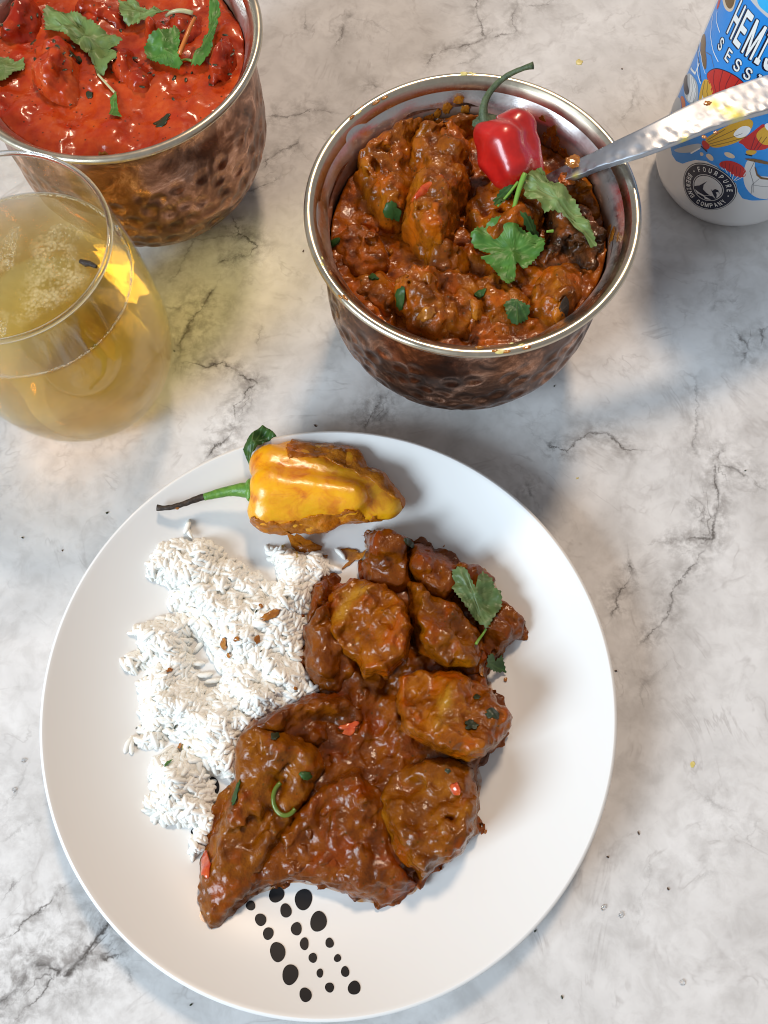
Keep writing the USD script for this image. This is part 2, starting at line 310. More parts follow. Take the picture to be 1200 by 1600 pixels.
n_.update({'at': ('attribute', {'attribute': 'stain'}), 'sn': ('noise_texture', {'scale': 420., 'detail': 4.}), 'sm': ('math', {'math_type': 'multiply_add', 'value2': 1.6, 'value3': -.85}), 'sa': ('math', {'math_type': 'multiply', 'use_clamp': True}), 'sx': ('math', {'math_type': 'add', 'use_clamp': True}), 'cx': ('mix_color', {'a': (.47, .50, .55), 'b': (.66, .56, .12)}), 'mt': ('math', {'math_type': 'multiply_add', 'value2': -.8, 'value3': 1.})})
l_ += [('g.position', 'sn.vector'), ('sn.fac', 'sm.value1'), ('sm.value', 'sx.value1'), ('at.fac', 'sx.value2'), ('sx.value', 'sa.value1'), ('at.fac', 'sa.value2'), ('sa.value', 'cx.fac'), ('cx.result', 'p.base_color'), ('sa.value', 'mt.value1'), ('mt.value', 'p.metallic')]
M['spoon_handle'] = mat('spoon_handle_steel', n_, l_)
n_, l_ = steelnodes((.66, .64, .62), .22, .12, .0003); n_['p'][1].pop('base_color')
n_.update({'sz': ('separate_xyz', {}), 'fn': ('noise_texture', {'scale': 70., 'detail': 6., 'roughness': .7}), 'fz': ('math', {'math_type': 'multiply_add', 'value2': -.016}), 'fr': ('map_range', {'from_min': .0690, 'from_max': .0615, 'to_min': 0., 'to_max': .85, 'clamp': True}), 'cx': ('mix_color', {'a': (.66, .64, .62), 'b': (.22, .075, .010)}), 'mt': ('math', {'math_type': 'multiply_add', 'value2': -.8, 'value3': 1.})})
l_ += [('g.position', 'sz.vector'), ('g.position', 'fn.vector'), ('fn.fac', 'fz.value1'), ('sz.z', 'fz.value3'), ('fz.value', 'fr.value'), ('fr.result', 'cx.fac'), ('cx.result', 'p.base_color'), ('fr.result', 'mt.value1'), ('mt.value', 'p.metallic')]
M['lining'] = mat('sauce_filmed_lining', n_, l_)
M['copper'] = mat('tarnished_copper', {'g': POS, 'n': ('noise_texture', {'scale': 75., 'detail': 8., 'roughness': .74, 'distortion': .7}), 'r': ('rgb_ramp', {'ramp': [(.36, (.11, .055, .035)), (.47, (.24, .115, .07)), (.57, (.46, .24, .155)), (.67, (.70, .42, .31))]}),
    'at': ('attribute', {'attribute': 'dimple'}), 'cv': ('noise_texture', {'scale': 250., 'detail': 5., 'roughness': .7}), 'mp2': ('math', {'math_type': 'multiply_add', 'value2': .16, 'value3': -.08}), 'mp3': ('math', {'math_type': 'add'}), 'md': ('math', {'math_type': 'multiply_add', 'value2': -.045}),
    'rr': ('rgb_ramp', {'ramp': [(.35, (.34,) * 3), (.65, (.18,) * 3)]}), 'b': ('bump', {'strength': .09, 'distance': .0005}), 'p': ('principled_bsdf', {'metallic': .92})},
    [('g.position', 'n.vector'), ('g.position', 'cv.vector'), ('cv.fac', 'mp2.value1'), ('n.fac', 'mp3.value1'), ('mp2.value', 'mp3.value2'), ('at.fac', 'md.value1'), ('mp3.value', 'md.value3'), ('md.value', 'r.fac'), ('r.color', 'p.base_color'), ('n.fac', 'rr.fac'), ('rr.color', 'p.roughness'), ('cv.fac', 'b.height'), ('b.normal', 'p.normal')])
M['dark_copper'] = mat('dark_tarnished_copper', {'g': POS, 'n': ('noise_texture', {'scale': 75., 'detail': 8., 'roughness': .74, 'distortion': .7}), 'r': ('rgb_ramp', {'ramp': [(.38, (.065, .032, .020)), (.49, (.16, .075, .045)), (.59, (.36, .18, .11)), (.68, (.66, .39, .28))]}),
    'at': ('attribute', {'attribute': 'dimple'}), 'cv': ('noise_texture', {'scale': 250., 'detail': 5., 'roughness': .7}), 'mp2': ('math', {'math_type': 'multiply_add', 'value2': .16, 'value3': -.08}), 'mp3': ('math', {'math_type': 'add'}), 'md': ('math', {'math_type': 'multiply_add', 'value2': -.045}),
    'rr': ('rgb_ramp', {'ramp': [(.35, (.34,) * 3), (.65, (.18,) * 3)]}), 'b': ('bump', {'strength': .09, 'distance': .0005}), 'p': ('principled_bsdf', {'metallic': .92})},
    [('g.position', 'n.vector'), ('g.position', 'cv.vector'), ('cv.fac', 'mp2.value1'), ('n.fac', 'mp3.value1'), ('mp2.value', 'mp3.value2'), ('at.fac', 'md.value1'), ('mp3.value', 'md.value3'), ('md.value', 'r.fac'), ('r.color', 'p.base_color'), ('n.fac', 'rr.fac'), ('rr.color', 'p.roughness'), ('cv.fac', 'b.height'), ('b.normal', 'p.normal')])
M['glass'] = mat('clear_glass', {'f': ('layer_weight', {'blend': .5}), 'pw': ('math', {'math_type': 'power', 'value2': 3.2}), 'ma': ('math', {'math_type': 'multiply_add', 'value2': .42, 'value3': .035}), 't': ('transparent_bsdf', {'color': (.98, .985, .98)}), 'gl': ('glossy_bsdf', {'color': (1., 1., 1.), 'roughness': .03}), 'mx': ('mix_closure', {})}, [('f.facing', 'pw.value1'), ('pw.value', 'ma.value1'), ('ma.value', 'mx.fac'), ('t.BSDF', 'mx.closure1'), ('gl.BSDF', 'mx.closure2')], surface='mx.closure')
M['rim_glass'] = mat('rim_glass', {'p': ('principled_bsdf', {'base_color': (1., 1., 1.), 'roughness': .02, 'ior': 1.45, 'transmission_weight': 1.})})
M['drop'] = mat('water_drop', {'p': ('principled_bsdf', {'base_color': (1., 1., 1.), 'roughness': 0., 'ior': 1.33, 'transmission_weight': 1.})})
M['beer'] = mat('golden_beer', {'p': ('principled_bsdf', {'base_color': (1., 1., 1.), 'roughness': 0., 'ior': 1.33, 'transmission_weight': 1.}), 't': ('transparent_bsdf', {}), 'mx': ('mix_closure', {'fac': .5}), 'v': ('volume_coefficients', {'scatter_coeffs': (0., 0., 0.), 'absorption_coeffs': (.0, 6.0, 27.)})}, [('t.BSDF', 'mx.closure1'), ('p.BSDF', 'mx.closure2')], surface='mx.closure', volume='v.volume')
M['foam'] = mat('beer_foam', {'g': POS, 'v': ('voronoi_texture', {'scale': 900.}), 'n': ('noise_texture', {'scale': 160., 'detail': 5., 'roughness': .7}), 'a': ('math', {'math_type': 'multiply_add', 'value2': -.35}), 'r': ('rgb_ramp', {'ramp': [(.20, (0, 0, 0)), (.55, (.45, .45, .45))]}),
    'p': ('principled_bsdf', {'base_color': (.80, .68, .40), 'roughness': .4}), 'at': ('attribute', {'attribute': 'foam'}), 'am': ('math', {'math_type': 'multiply'}), 't': ('transparent_bsdf', {}), 'mx': ('mix_closure', {})},
    [('at.fac', 'am.value2'), ('g.position', 'v.vector'), ('g.position', 'n.vector'), ('v.distance', 'a.value1'), ('n.fac', 'a.value3'), ('a.value', 'r.fac'), ('r.color', 'am.value1'), ('am.value', 'mx.fac'), ('t.BSDF', 'mx.closure1'), ('p.BSDF', 'mx.closure2')], surface='mx.closure')
M['bubble'] = plain('foam_bubble', (.92, .86, .68), .15, transmission_weight=.6, ior=1.1)
def ink(name, c, **kw): return plain('ink_' + name, c, .3, **kw)
M['can_white'] = plain('can_white', (.66, .66, .66), .28, metallic=.25)
M['can_metal'] = plain('can_metal', (.7, .7, .7), .25, metallic=1.)
INK = {k: ink(k, c) for k, c in dict(blue=(.02, .24, .66), sky=(.03, .42, .80), navy=(.008, .010, .03), white=(.80, .80, .78), red=(.50, .022, .018), yellow=(.62, .34, .03), orange=(.60, .14, .03), brown=(.16, .085, .03), grey=(.42, .44, .46), cream=(.66, .52, .38), silver=(.62, .62, .62)).items()}

# ------------------------------------------------------------------ the table
VEINS = []   # (points in the photograph, strength, half width in mm, smudge width in mm)
def vein(ox, oy, s, pts, st=1., w=.35, sm=4.): VEINS.append((poly_at(zo(ox, oy, s, pts), 0), st * 1.12, w * 1.35, sm * 1.6))
A = (0, 1100, 3.2)
vein(*A, [(-60, 1520), (0, 1490), (100, 1400), (170, 1300), (280, 1330), (330, 1340), (420, 1260), (470, 1200), (530, 1110), (600, 1050)], 1., .9, 9)
vein(*A, [(-60, 1230), (0, 1200), (60, 1140), (140, 1080), (220, 1010), (280, 960), (300, 915), (350, 890)], .9, .3, 2)
vein(*A, [(40, 1640), (80, 1580), (180, 1470), (250, 1380), (330, 1330)], .9, .35, 4)
vein(*A, [(470, 1250), (540, 1275), (640, 1230)], .9, .35, 3); vein(*A, [(600, 1280), (650, 1350), (680, 1420)], .5, .4, 3); vein(*A, [(500, 1230), (550, 1190), (575, 1160)], .7, .3, 2)
vein(*A, [(0, 1000), (60, 890), (110, 860)], .5, .3, 6); vein(*A, [(290, 940), (310, 1060), (330, 1080)], .5, .5, 4); vein(*A, [(0, 1560), (60, 1540), (30, 1600)], .6, .5, 8); vein(*A, [(0, 540), (90, 420), (160, 260)], .3, .3, 8)
vein(*A, [(0, 700), (120, 610), (240, 570)], .35, .3, 10)
A = (200, 200, 3.2)
vein(*A, [(860, 40), (840, 90), (760, 120), (700, 150), (690, 190), (650, 210)], .75, .35, 3); vein(*A, [(840, 100), (900, 150), (930, 160)], .4, .3, 3); vein(*A, [(770, 240), (700, 280), (640, 300), (560, 340)], .6, .4, 3)
vein(*A, [(510, 430), (560, 520), (640, 590), (600, 630), (500, 660), (430, 690)], .85, .45, 5); vein(*A, [(440, 780), (380, 880), (320, 960), (270, 1060), (240, 1180)], .8, .55, 9)
vein(*A, [(180, 800), (250, 720), (330, 560), (480, 540), (560, 550)], .45, .4, 9); vein(*A, [(150, 890), (250, 900), (330, 860)], .4, .5, 9)
vein(*A, [(250, 1170), (400, 1190), (480, 1170), (560, 1230), (640, 1270), (580, 1340), (540, 1390), (530, 1490), (490, 1560), (440, 1600), (380, 1660)], .9, .35, 4); vein(*A, [(640, 1280), (610, 1400), (540, 1500)], .35, .5, 5)
vein(*A, [(660, 960), (665, 1000), (650, 1100)], .4, .3, 3)
A = (400, 0, 1.818)
vein(*A, [(640, -20), (620, 30), (640, 70), (650, 110), (600, 130), (540, 140), (500, 160), (480, 200)], .75, .35, 3); vein(*A, [(745, -20), (730, 60), (740, 90), (660, 110)], .6, .35, 4); vein(*A, [(760, 20), (830, 10), (890, -20)], .4, .3, 4)
vein(*A, [(280, 30), (250, 70), (240, 110), (220, 140)], .55, .35, 3); vein(*A, [(140, 30), (140, 60), (145, 100)], .4, .3, 3); vein(*A, [(280, 250), (320, 240), (360, 250)], .8, .4, 3); vein(*A, [(20, 330), (100, 330), (160, 310), (230, 320)], .6, .4, 6)
vein(*A, [(1080, 260), (1060, 310), (1030, 350)], .3, .5, 4); vein(*A, [(600, 130), (640, 160), (560, 190)], .3, .3, 4); vein(*A, [(250, 50), (330, 60), (390, 100)], .25, .3, 4)
A = (760, 350, 2.727)
vein(*A, [(240, 920), (290, 950), (340, 965), (400, 910), (460, 890), (520, 890), (560, 930), (610, 960), (660, 965)], .85, .4, 4); vein(*A, [(890, 660), (900, 760), (890, 880), (880, 960), (910, 1000), (960, 1000)], .5, .35, 4)
vein(*A, [(1020, 900), (1010, 980), (990, 1030), (1060, 1040), (1150, 1100), (1200, 1150)], .6, .45, 5); vein(*A, [(1060, 450), (1110, 520), (1100, 580), (1080, 610)], .7, .35, 5); vein(*A, [(1220, 420), (1180, 450), (1170, 520), (1150, 510)], .7, .35, 3); vein(*A, [(160, 1080), (180, 1130), (210, 1180)], .7, .6, 5)
vein(*A, [(940, 380), (980, 330), (1080, 320)], .3, .4, 6); vein(*A, [(930, 250), (980, 260), (960, 320)], .3, .4, 6)
A = (840, 700, 3.2)
vein(*A, [(930, 0), (890, 80), (880, 160), (910, 230), (890, 330), (870, 460), (780, 450), (660, 470), (600, 475)], .85, .45, 4); vein(*A, [(850, 480), (780, 590), (730, 650), (680, 690), (650, 840), (590, 900), (500, 1000)], .75, .3, 4); vein(*A, [(460, 540), (470, 600), (440, 710), (385, 740), (400, 790), (360, 860)], .8, .35, 4)
vein(*A, [(750, 220), (830, 300), (830, 420)], .5, .35, 5); vein(*A, [(680, 1050), (600, 1120), (520, 1200), (540, 1330)], .25, .5, 12); vein(*A, [(760, 290), (790, 330)], .8, .6, 2); vein(*A, [(1060, 140), (1150, 230)], .5, .35, 3)
A = (480, 480, 2.609)
vein(*A, [(290, 330), (300, 380), (270, 430), (240, 480), (230, 520)], .9, 1.0, 6); vein(*A, [(340, 380), (330, 430), (270, 470)], .5, .6, 6)
A = (800, 1150, 3.0)
vein(*A, [(640, 540), (650, 650), (600, 800), (580, 920)], .22, .4, 6); vein(*A, [(1180, 380), (1100, 480), (1150, 540)], .25, .5, 12); vein(*A, [(880, 260), (960, 330), (1080, 360)], .25, .5, 12); vein(*A, [(1000, 640), (900, 640), (840, 700)], .2, .5, 10)
xs = np.r_[-.75, -.5, -.35, np.arange(-.21, .2101, .00125), .35, .5, .75]; ys = np.r_[-.6, -.35, np.arange(-.15, .4301, .00125), .6, .9, 1.2]
gx, gy = np.meshgrid(xs, ys, indexing='ij'); XY = np.stack([gx.ravel(), gy.ravel()], -1)
vd = np.full(len(XY), 50.); vm = np.zeros(len(XY)); vs = np.zeros(len(XY)); vw = np.full(len(XY), .35); best = np.full(len(XY), 1e9)
pts = shapely.points(XY)
for line, st, w, sm in VEINS:
    near = np.where((XY > line.min(0) - .03).all(1) & (XY < line.max(0) + .03).all(1))[0]
    ls = LineString(line); d = shapely.distance(ls, pts[near]) * 1000
    e = shapely.line_locate_point(ls, pts[near]); a = shapely.get_coordinates(shapely.line_interpolate_point(ls, np.maximum(e - .0004, 0))); b = shapely.get_coordinates(shapely.line_interpolate_point(ls, np.minimum(e + .0004, ls.length)))
    t, r = b - a, XY[near] - a; sg = np.sign(t[:, 0] * r[:, 1] - t[:, 1] * r[:, 0]); sg[sg == 0] = 1
    ends = np.clip(np.minimum(e, ls.length - e) / .004, .25, 1)
    vs[near] = np.maximum(vs[near], st * np.exp(-(d / sm) ** 2) * ends)
    u = d < best[near]; k = near[u]; best[k] = d[u]; vd[k] = (d * sg)[u]; vm[k] = (st * ends * np.clip(1 - (d - 4) / 3, 0, 1))[u]; vw[k] = w
top = np.c_[XY, np.zeros(len(XY))]; nxy = (len(xs), len(ys))
tf = grid_faces(*nxy)[:, ::-1]
if np.cross(top[tf[0, 1]] - top[tf[0, 0]], top[tf[0, 2]] - top[tf[0, 0]])[2] < 0: tf = tf[:, ::-1]
idx = np.arange(len(XY)).reshape(nxy); loop = np.r_[idx[:, 0], idx[-1, 1:], idx[-2::-1, -1], idx[0, -2:0:-1]]
n0 = len(top); bot = top[loop] - [0, 0, .03]; L = len(loop); a = np.arange(L); b = (a + 1) % L
side = np.vstack([np.stack([loop[a], n0 + a, n0 + b], 1), np.stack([loop[a], n0 + b, loop[b]], 1)])
tv = np.vstack([top, bot]); pad = lambda x, v: np.r_[x, np.full(L, v)]
M['marble'] = mat('marble_pattern', {'g': POS,
    'vd': ('attribute', {'attribute': 'vein_offset'}), 'vm': ('attribute', {'attribute': 'vein_mask'}), 'vs': ('attribute', {'attribute': 'vein_smudge'}), 'vw': ('attribute', {'attribute': 'vein_width'}),
    'w1': ('noise_texture', {'scale': 150., 'detail': 6., 'roughness': .72}), 'w1s': ('math', {'math_type': 'multiply_add', 'value2': 8.0, 'value3': -4.0}), 'add': ('math', {'math_type': 'add'}), 'abs': ('math', {'math_type': 'absolute'}),
    'wn': ('noise_texture', {'scale': 120., 'detail': 4., 'roughness': .6}), 'wr': ('rgb_ramp', {'ramp': [(.36, (.12, .12, .12)), (.66, (1.7, 1.7, 1.7))]}), 'ww': ('math', {'math_type': 'multiply'}), 'dv': ('math', {'math_type': 'divide'}), 'pw': ('math', {'math_type': 'power', 'value2': 1.3}), 'ng': ('math', {'math_type': 'multiply', 'value2': -1.}), 'ex': ('math', {'math_type': 'exponent'}),
    'br': ('noise_texture', {'scale': 75., 'detail': 4., 'roughness': .6}), 'brr': ('rgb_ramp', {'ramp': [(.34, (.15, .15, .15)), (.55, (1, 1, 1))]}), 'l1': ('math', {'math_type': 'multiply'}), 'l2': ('math', {'math_type': 'multiply', 'use_clamp': True}),
    'sn': ('noise_texture', {'scale': 180., 'detail': 7., 'roughness': .7, 'distortion': .3}), 'snr': ('rgb_ramp', {'ramp': [(.42, (0, 0, 0)), (.62, (.85, .85, .85))]}), 's1': ('math', {'math_type': 'multiply'}),
    'c1': ('noise_texture', {'scale': 26., 'detail': 6., 'roughness': .62, 'distortion': .35}), 'c1r': ('rgb_ramp', {'ramp': [(.30, (.50, .488, .478)), (.44, (.57, .562, .556)), (.55, (.63, .622, .616)), (.68, (.685, .68, .677))]}),
    'c2': ('noise_texture', {'scale': 110., 'detail': 6., 'roughness': .66, 'distortion': .5}), 'c2r': ('rgb_ramp', {'ramp': [(.34, (.84, .832, .826)), (.54, (1., 1., 1.))]}), 'cm': ('mix_color', {'blend_type': 'multiply', 'fac': .8}),
    'f1': ('noise_texture', {'scale': 15., 'detail': 4., 'roughness': .6, 'distortion': 2.6}), 'f1o': ('mapping', {'location': (5.3, 2.1, 0)}), 'f1s': ('math', {'math_type': 'subtract', 'value2': .5}), 'f1a': ('math', {'math_type': 'absolute'}), 'f1r': ('rgb_ramp', {'ramp': [(0., (.5, .5, .5)), (.012, (.25, .25, .25)), (.03, (0, 0, 0))]}), 'f1m': ('math', {'math_type': 'multiply'}), 'fb': ('rgb_ramp', {'ramp': [(.45, (0, 0, 0)), (.62, (1, 1, 1))]}),
    'm1': ('mix_color', {'b': (.25, .235, .225)}), 'm2': ('mix_color', {'b': (.36, .34, .33)}), 'm3': ('mix_color', {'b': (.085, .076, .07)}),
    'p': ('principled_bsdf', {'roughness': .42, 'specular_ior_level': .15})},
    [('g.position', 'w1.vector'), ('w1.fac', 'w1s.value1'), ('vd.fac', 'add.value1'), ('w1s.value', 'add.value2'), ('add.value', 'abs.value1'), ('g.position', 'wn.vector'), ('wn.fac', 'wr.fac'), ('wr.color', 'ww.value1'), ('vw.fac', 'ww.value2'), ('abs.value', 'dv.value1'), ('ww.value', 'dv.value2'), ('dv.value', 'pw.value1'), ('pw.value', 'ng.value1'), ('ng.value', 'ex.value1'),
     ('g.position', 'br.vector'), ('br.fac', 'brr.fac'), ('ex.value', 'l1.value1'), ('brr.color', 'l1.value2'), ('l1.value', 'l2.value1'), ('vm.fac', 'l2.value2'),
     ('g.position', 'sn.vector'), ('sn.fac', 'snr.fac'), ('snr.color', 's1.value1'), ('vs.fac', 's1.value2'),
     ('g.position', 'c1.vector'), ('c1.fac', 'c1r.fac'), ('g.position', 'c2.vector'), ('c2.fac', 'c2r.fac'), ('c1r.color', 'cm.a'), ('c2r.color', 'cm.b'),
     ('g.position', 'f1o.vector'), ('f1o.vector', 'f1.vector'), ('f1.fac', 'f1s.value1'), ('f1s.value', 'f1a.value1'), ('f1a.value', 'f1r.fac'), ('br.fac', 'fb.fac'), ('f1r.color', 'f1m.value1'), ('fb.color', 'f1m.value2'),
     ('cm.result', 'm2.a'), ('f1m.value', 'm2.fac'), ('m2.result', 'm1.a'), ('s1.value', 'm1.fac'), ('m1.result', 'm3.a'), ('l2.value', 'm3.fac'), ('m3.result', 'p.base_color')])
tp = obj('marble_table_top', TM(tv, np.vstack([tf, side])), M['marble'], smooth=False, label='white and grey veined marble patterned table top under all the dishes', cat='table top', kind='structure')
api = UsdGeom.PrimvarsAPI(stage.GetPrimAtPath(tp))
for nm, arr in (('vein_offset', pad(vd, 50)), ('vein_mask', pad(vm, 0)), ('vein_smudge', pad(vs, 0)), ('vein_width', pad(vw, .35))):
    api.CreatePrimvar(nm, Sdf.ValueTypeNames.FloatArray, 'vertex').Set(Vt.FloatArray.FromNumpy(arr.astype(np.float32)))

# ------------------------------------------------------------------ the plate
PX, PY, PR, PZ = -.0210, .0309, .1011, .0200
plate = thing('dinner_plate', 'white round plate with black printed dots holding rice and brown curry', 'plate')
def on_plate(pts):
    p = np.array(pts, float); z = np.full(len(p), .0040)
    for _ in range(5):
        xy = np.stack([at(a, b, c) for (a, b), c in zip(p, z)]); z = plate_z(np.hypot(xy[:, 0] - PX, xy[:, 1] - PY))
    return xy
def plate_z(r):
    t = np.clip((np.asarray(r) - .067) / (PR - .067), 0, 1)
    return .0034 + (PZ - .0034) * (t ** 1.5)
rr = np.r_[np.linspace(.0, .064, 12), np.linspace(.066, PR - .0014, 36)]
up = [(r, float(plate_z(r))) for r in rr]
lip = [(PR - .0014 + .0014 * math.sin(a), float(plate_z(PR - .0014)) - .0014 + .0014 * math.cos(a)) for a in np.linspace(.2, math.pi, 9)]
under = [(r, float(plate_z(r)) - .0030) for r in np.linspace(PR - .003, .066, 22)] + [(.062, .0004), (.058, 0.0002), (.055, .0012), (0, .0012)]
obj('plate_body', revolve((up + lip + under)[::-1], 220, (PX, PY)), M['porcelain'], plate)
DOTS = [(95, 412, 20, 33), (130, 488, 22, 27), (34, 566, 15, 16), (310, 780, 26, 28), (402, 797, 31, 35), (222, 818, 17, 16), (342, 835, 20, 24), (256, 866, 19, 22), (378, 897, 18, 24), (453, 872, 28, 36), (282, 913, 19, 21), (405, 948, 16, 21), (491, 945, 15, 17), (314, 976, 26, 35), (434, 996, 14, 18), (518, 997, 12, 14), (357, 1053, 28, 35), (458, 1048, 12, 15), (544, 1043, 15, 18), (409, 1122, 21, 25), (491, 1097, 15, 18), (575, 1098, 21, 25)]
for k, (x, y, rx, ry) in enumerate(DOTS):
    th = np.linspace(0, 2 * math.pi, 26, endpoint=False); wob = 1 + .05 * np.sin(2 * th + k) + .03 * np.cos(3 * th + 2 * k)
    P2 = on_plate(zo(290, 1040, 2.182, [(x + rx * w * math.cos(t), y + ry * w * math.sin(t)) for t, w in zip(th, wob)]))
    c = P2.mean(0); v = np.vstack([c + (P2 - c) * s for s in (1, .6, .2)] + [c[None]])
    z = plate_z(np.hypot(v[:, 0] - PX, v[:, 1] - PY)) + .00012
    f = np.vstack([grid_faces(3, 26, True), np.stack([52 + np.arange(26), 52 + (np.arange(26) + 1) % 26, np.full(26, 78)], 1)])
    m = TM(np.c_[v, z], f)
    if m.face_normals[0][2] < 0: m = TM(m.vertices, m.faces[:, ::-1])
    obj('printed_dot', m, M['dot'], plate)

# ------------------------------------------------------------------ the copper bowls
BH, BR = .0821, .0569
def copper_bowl(name, label, cx, cy, seed, metal):
    b = thing(name, label, 'bowl', loc=(cx, cy, 0))
    from scipy.interpolate import PchipInterpolator
    zz = np.array([0, .0008, .003, .010, .022, .036, .052, .062, .069, .074, .0785]); ro = np.array([.026, .0290, .0325, .0400, .0480, .0519, .0520, .0510, .0503, .0510, .0545])
    zf = np.linspace(0, .0785, 90); rf = PchipInterpolator(zz, ro)(zf)
    g = np.random.default_rng(seed); th = g.uniform(0, 2 * math.pi, 1100); hz = g.uniform(.001, .058, 1100)
    keep = []
    for t, z in zip(th, hz):
        q = np.array([.05 * math.cos(t), .05 * math.sin(t), z])
        if all(np.sum((q - k) ** 2) > .0054 ** 2 for k in keep): keep.append(q)
    tree = cKDTree(np.array(keep))
    def disp(v):
        r = np.hypot(v[:, 0], v[:, 1]); q = v.copy(); q[:, :2] *= (.05 / np.maximum(r, 1e-6))[:, None]
        d, _ = tree.query(q); dep = np.clip(1 - (d / .0035) ** 2, 0, 1) * np.clip((.060 - v[:, 2]) / .006, 0, 1) * np.clip(r / .03, 0, 1)
        disp.dim = dep
        k = 1 - (dep * .00080 + .0003 * sfb(v * 90, 3, seed)) / np.maximum(r, .01)
        o = v.copy(); o[:, :2] *= k[:, None]; return o
    prof = [(0, 0)] + list(zip(rf, zf)) + [(.0525, .0780), (.0492, .0735)]
    om = revolve(prof, 420, disp=disp)
    p = obj('copper_wall', om, M[metal], b)
    UsdGeom.PrimvarsAPI(stage.GetPrimAtPath(p)).CreatePrimvar('dimple', Sdf.ValueTypeNames.FloatArray, 'vertex').Set(Vt.FloatArray.FromNumpy(disp.dim.astype(np.float32)))
    inner = [(0, .0035), (.03, .0038), (.038, .010), (.046, .022), (.0500, .036), (.0502, .052), (.0494, .062), (.0487, .068), (.0492, .0735), (.0515, .0775), (.0541, .0803)]
    lz = PchipInterpolator(np.arange(len(inner)), np.array(inner))(np.linspace(0, len(inner) - 1, 90))
    obj('steel_lining', revolve(lz[::-1], 240, disp=lambda v: v + np.c_[v[:, :2] * (.0016 * sfb(v * 60, 2, seed + 5))[:, None] / .05, np.zeros(len(v))]), M['lining'], b)
    cr, cz = BR - .0015, BH - .0014                                   # rolled lip
    lip = [(cr - .0018, cz + .0003)] + [(cr + .0015 * math.cos(a), cz + .0014 * math.sin(a)) for a in np.linspace(2.3, -2.4, 22)] + [(cr - .0024, cz - .0026), (cr - .0036, cz - .0022), (cr - .0018, cz + .0003)]
    obj('rolled_rim', revolve(lip[::-1], 260), M['rim_steel'], b)
    return b
B2, B1 = (.0320, .1855), (-.0974, .2636)
bowl2 = copper_bowl('copper_bowl', 'hammered copper bowl with a spoon and a red chilli in dark brown curry', *B2, 11, 'dark_copper')
bowl1 = copper_bowl('copper_bowl', 'hammered copper bowl of bright red creamy curry behind the glass', *B1, 23, 'copper')

# ------------------------------------------------------------------ the beer glass
GC = (-.1190, .1646)
from scipy.interpolate import PchipInterpolator
gz = np.array([.0012, .0045, .012, .024, .038, .055, .075, .0945]); gr = np.array([.0238, .0278, .0327, .0373, .0391, .0390, .0375, .0355])
gf = PchipInterpolator(gz, gr)
zs = np.linspace(.0012, .0945, 70); outer = [(0, .0006), (.018, .0006), (.0215, 0), (.0228, .0003)] + [(float(gf(z)), z) for z in zs]
GT = .0013
lipg = [(float(gf(.0945)) - GT / 2 + GT / 2 * math.cos(a), .0945 + GT * .62 * math.sin(a)) for a in np.linspace(.2, math.pi - .2, 9)]
zi = np.linspace(.0945, .0085, 66); innr = [(float(gf(z)) - GT, z) for z in zi] + [(.0245, .0066), (.018, .0060), (0, .0060)]
glass = thing('beer_tumbler', 'clear rounded stemless glass two thirds full of golden beer', 'glass', loc=(*GC, 0))
zi = np.linspace(.0945, .0742, 20); innr = [(float(gf(z)) - GT, z) for z in zi]
obj('glass_wall', revolve(outer + [(float(gf(.0945)) - GT / 2, .0951)] + innr, 220), M['glass'], glass)
ra_ = float(gf(.0945)) - GT / 2
obj('polished_rim', revolve([(ra_ + .00085 * math.cos(a), .0950 + .0010 * math.sin(a)) for a in np.linspace(-math.pi, math.pi, 21)], 220), M['rim_glass'], glass)
BZ = .0742
zl = np.linspace(.0060, BZ, 64); GB = .0005
beer = [(0, .0035), (.018, .0035), (.0230, .0040)] + [(float(gf(z)) - GB - (GT - GB) * np.clip((z - BZ + .004) / .004, 0, 1), z) for z in zl] + [(float(gf(BZ)) - GT - .0006, BZ - .0005), (float(gf(BZ)) - GT - .0018, BZ - .0008), (.02, BZ - .0009), (0, BZ - .0009)]
obj('golden_beer', moved(revolve(beer, 220), (*GC, 0)), M['beer'], label='golden beer filling the rounded tumbler at the left edge', cat='beer')
g = np.random.default_rng(5)
ring = []
for k in range(1300):
    a = g.uniform(0, 2 * math.pi); r = float(gf(BZ)) - GT - .0006 - abs(g.normal(0, .00035)); s = g.uniform(.0001, .00024)
    m = trimesh.creation.icosphere(0, s); m.apply_translation([r * math.cos(a), r * math.sin(a), BZ - .0004 + g.uniform(0, .0002)]); ring.append(m)
foam = thing('beer_foam', 'pale broken film of foam floating on the beer', 'foam', kind='stuff', loc=(*GC, 0))
obj('foam_ring', cat(ring), M['bubble'], foam)
nr_, na_ = 70, 160; rr_ = np.linspace(.0005, .0352, nr_); th = np.linspace(0, 2 * math.pi, na_, endpoint=False)
V = np.stack([rr_[:, None] * np.cos(th), rr_[:, None] * np.sin(th)], -1).reshape(-1, 2); mask = np.zeros(len(V)); bub = []
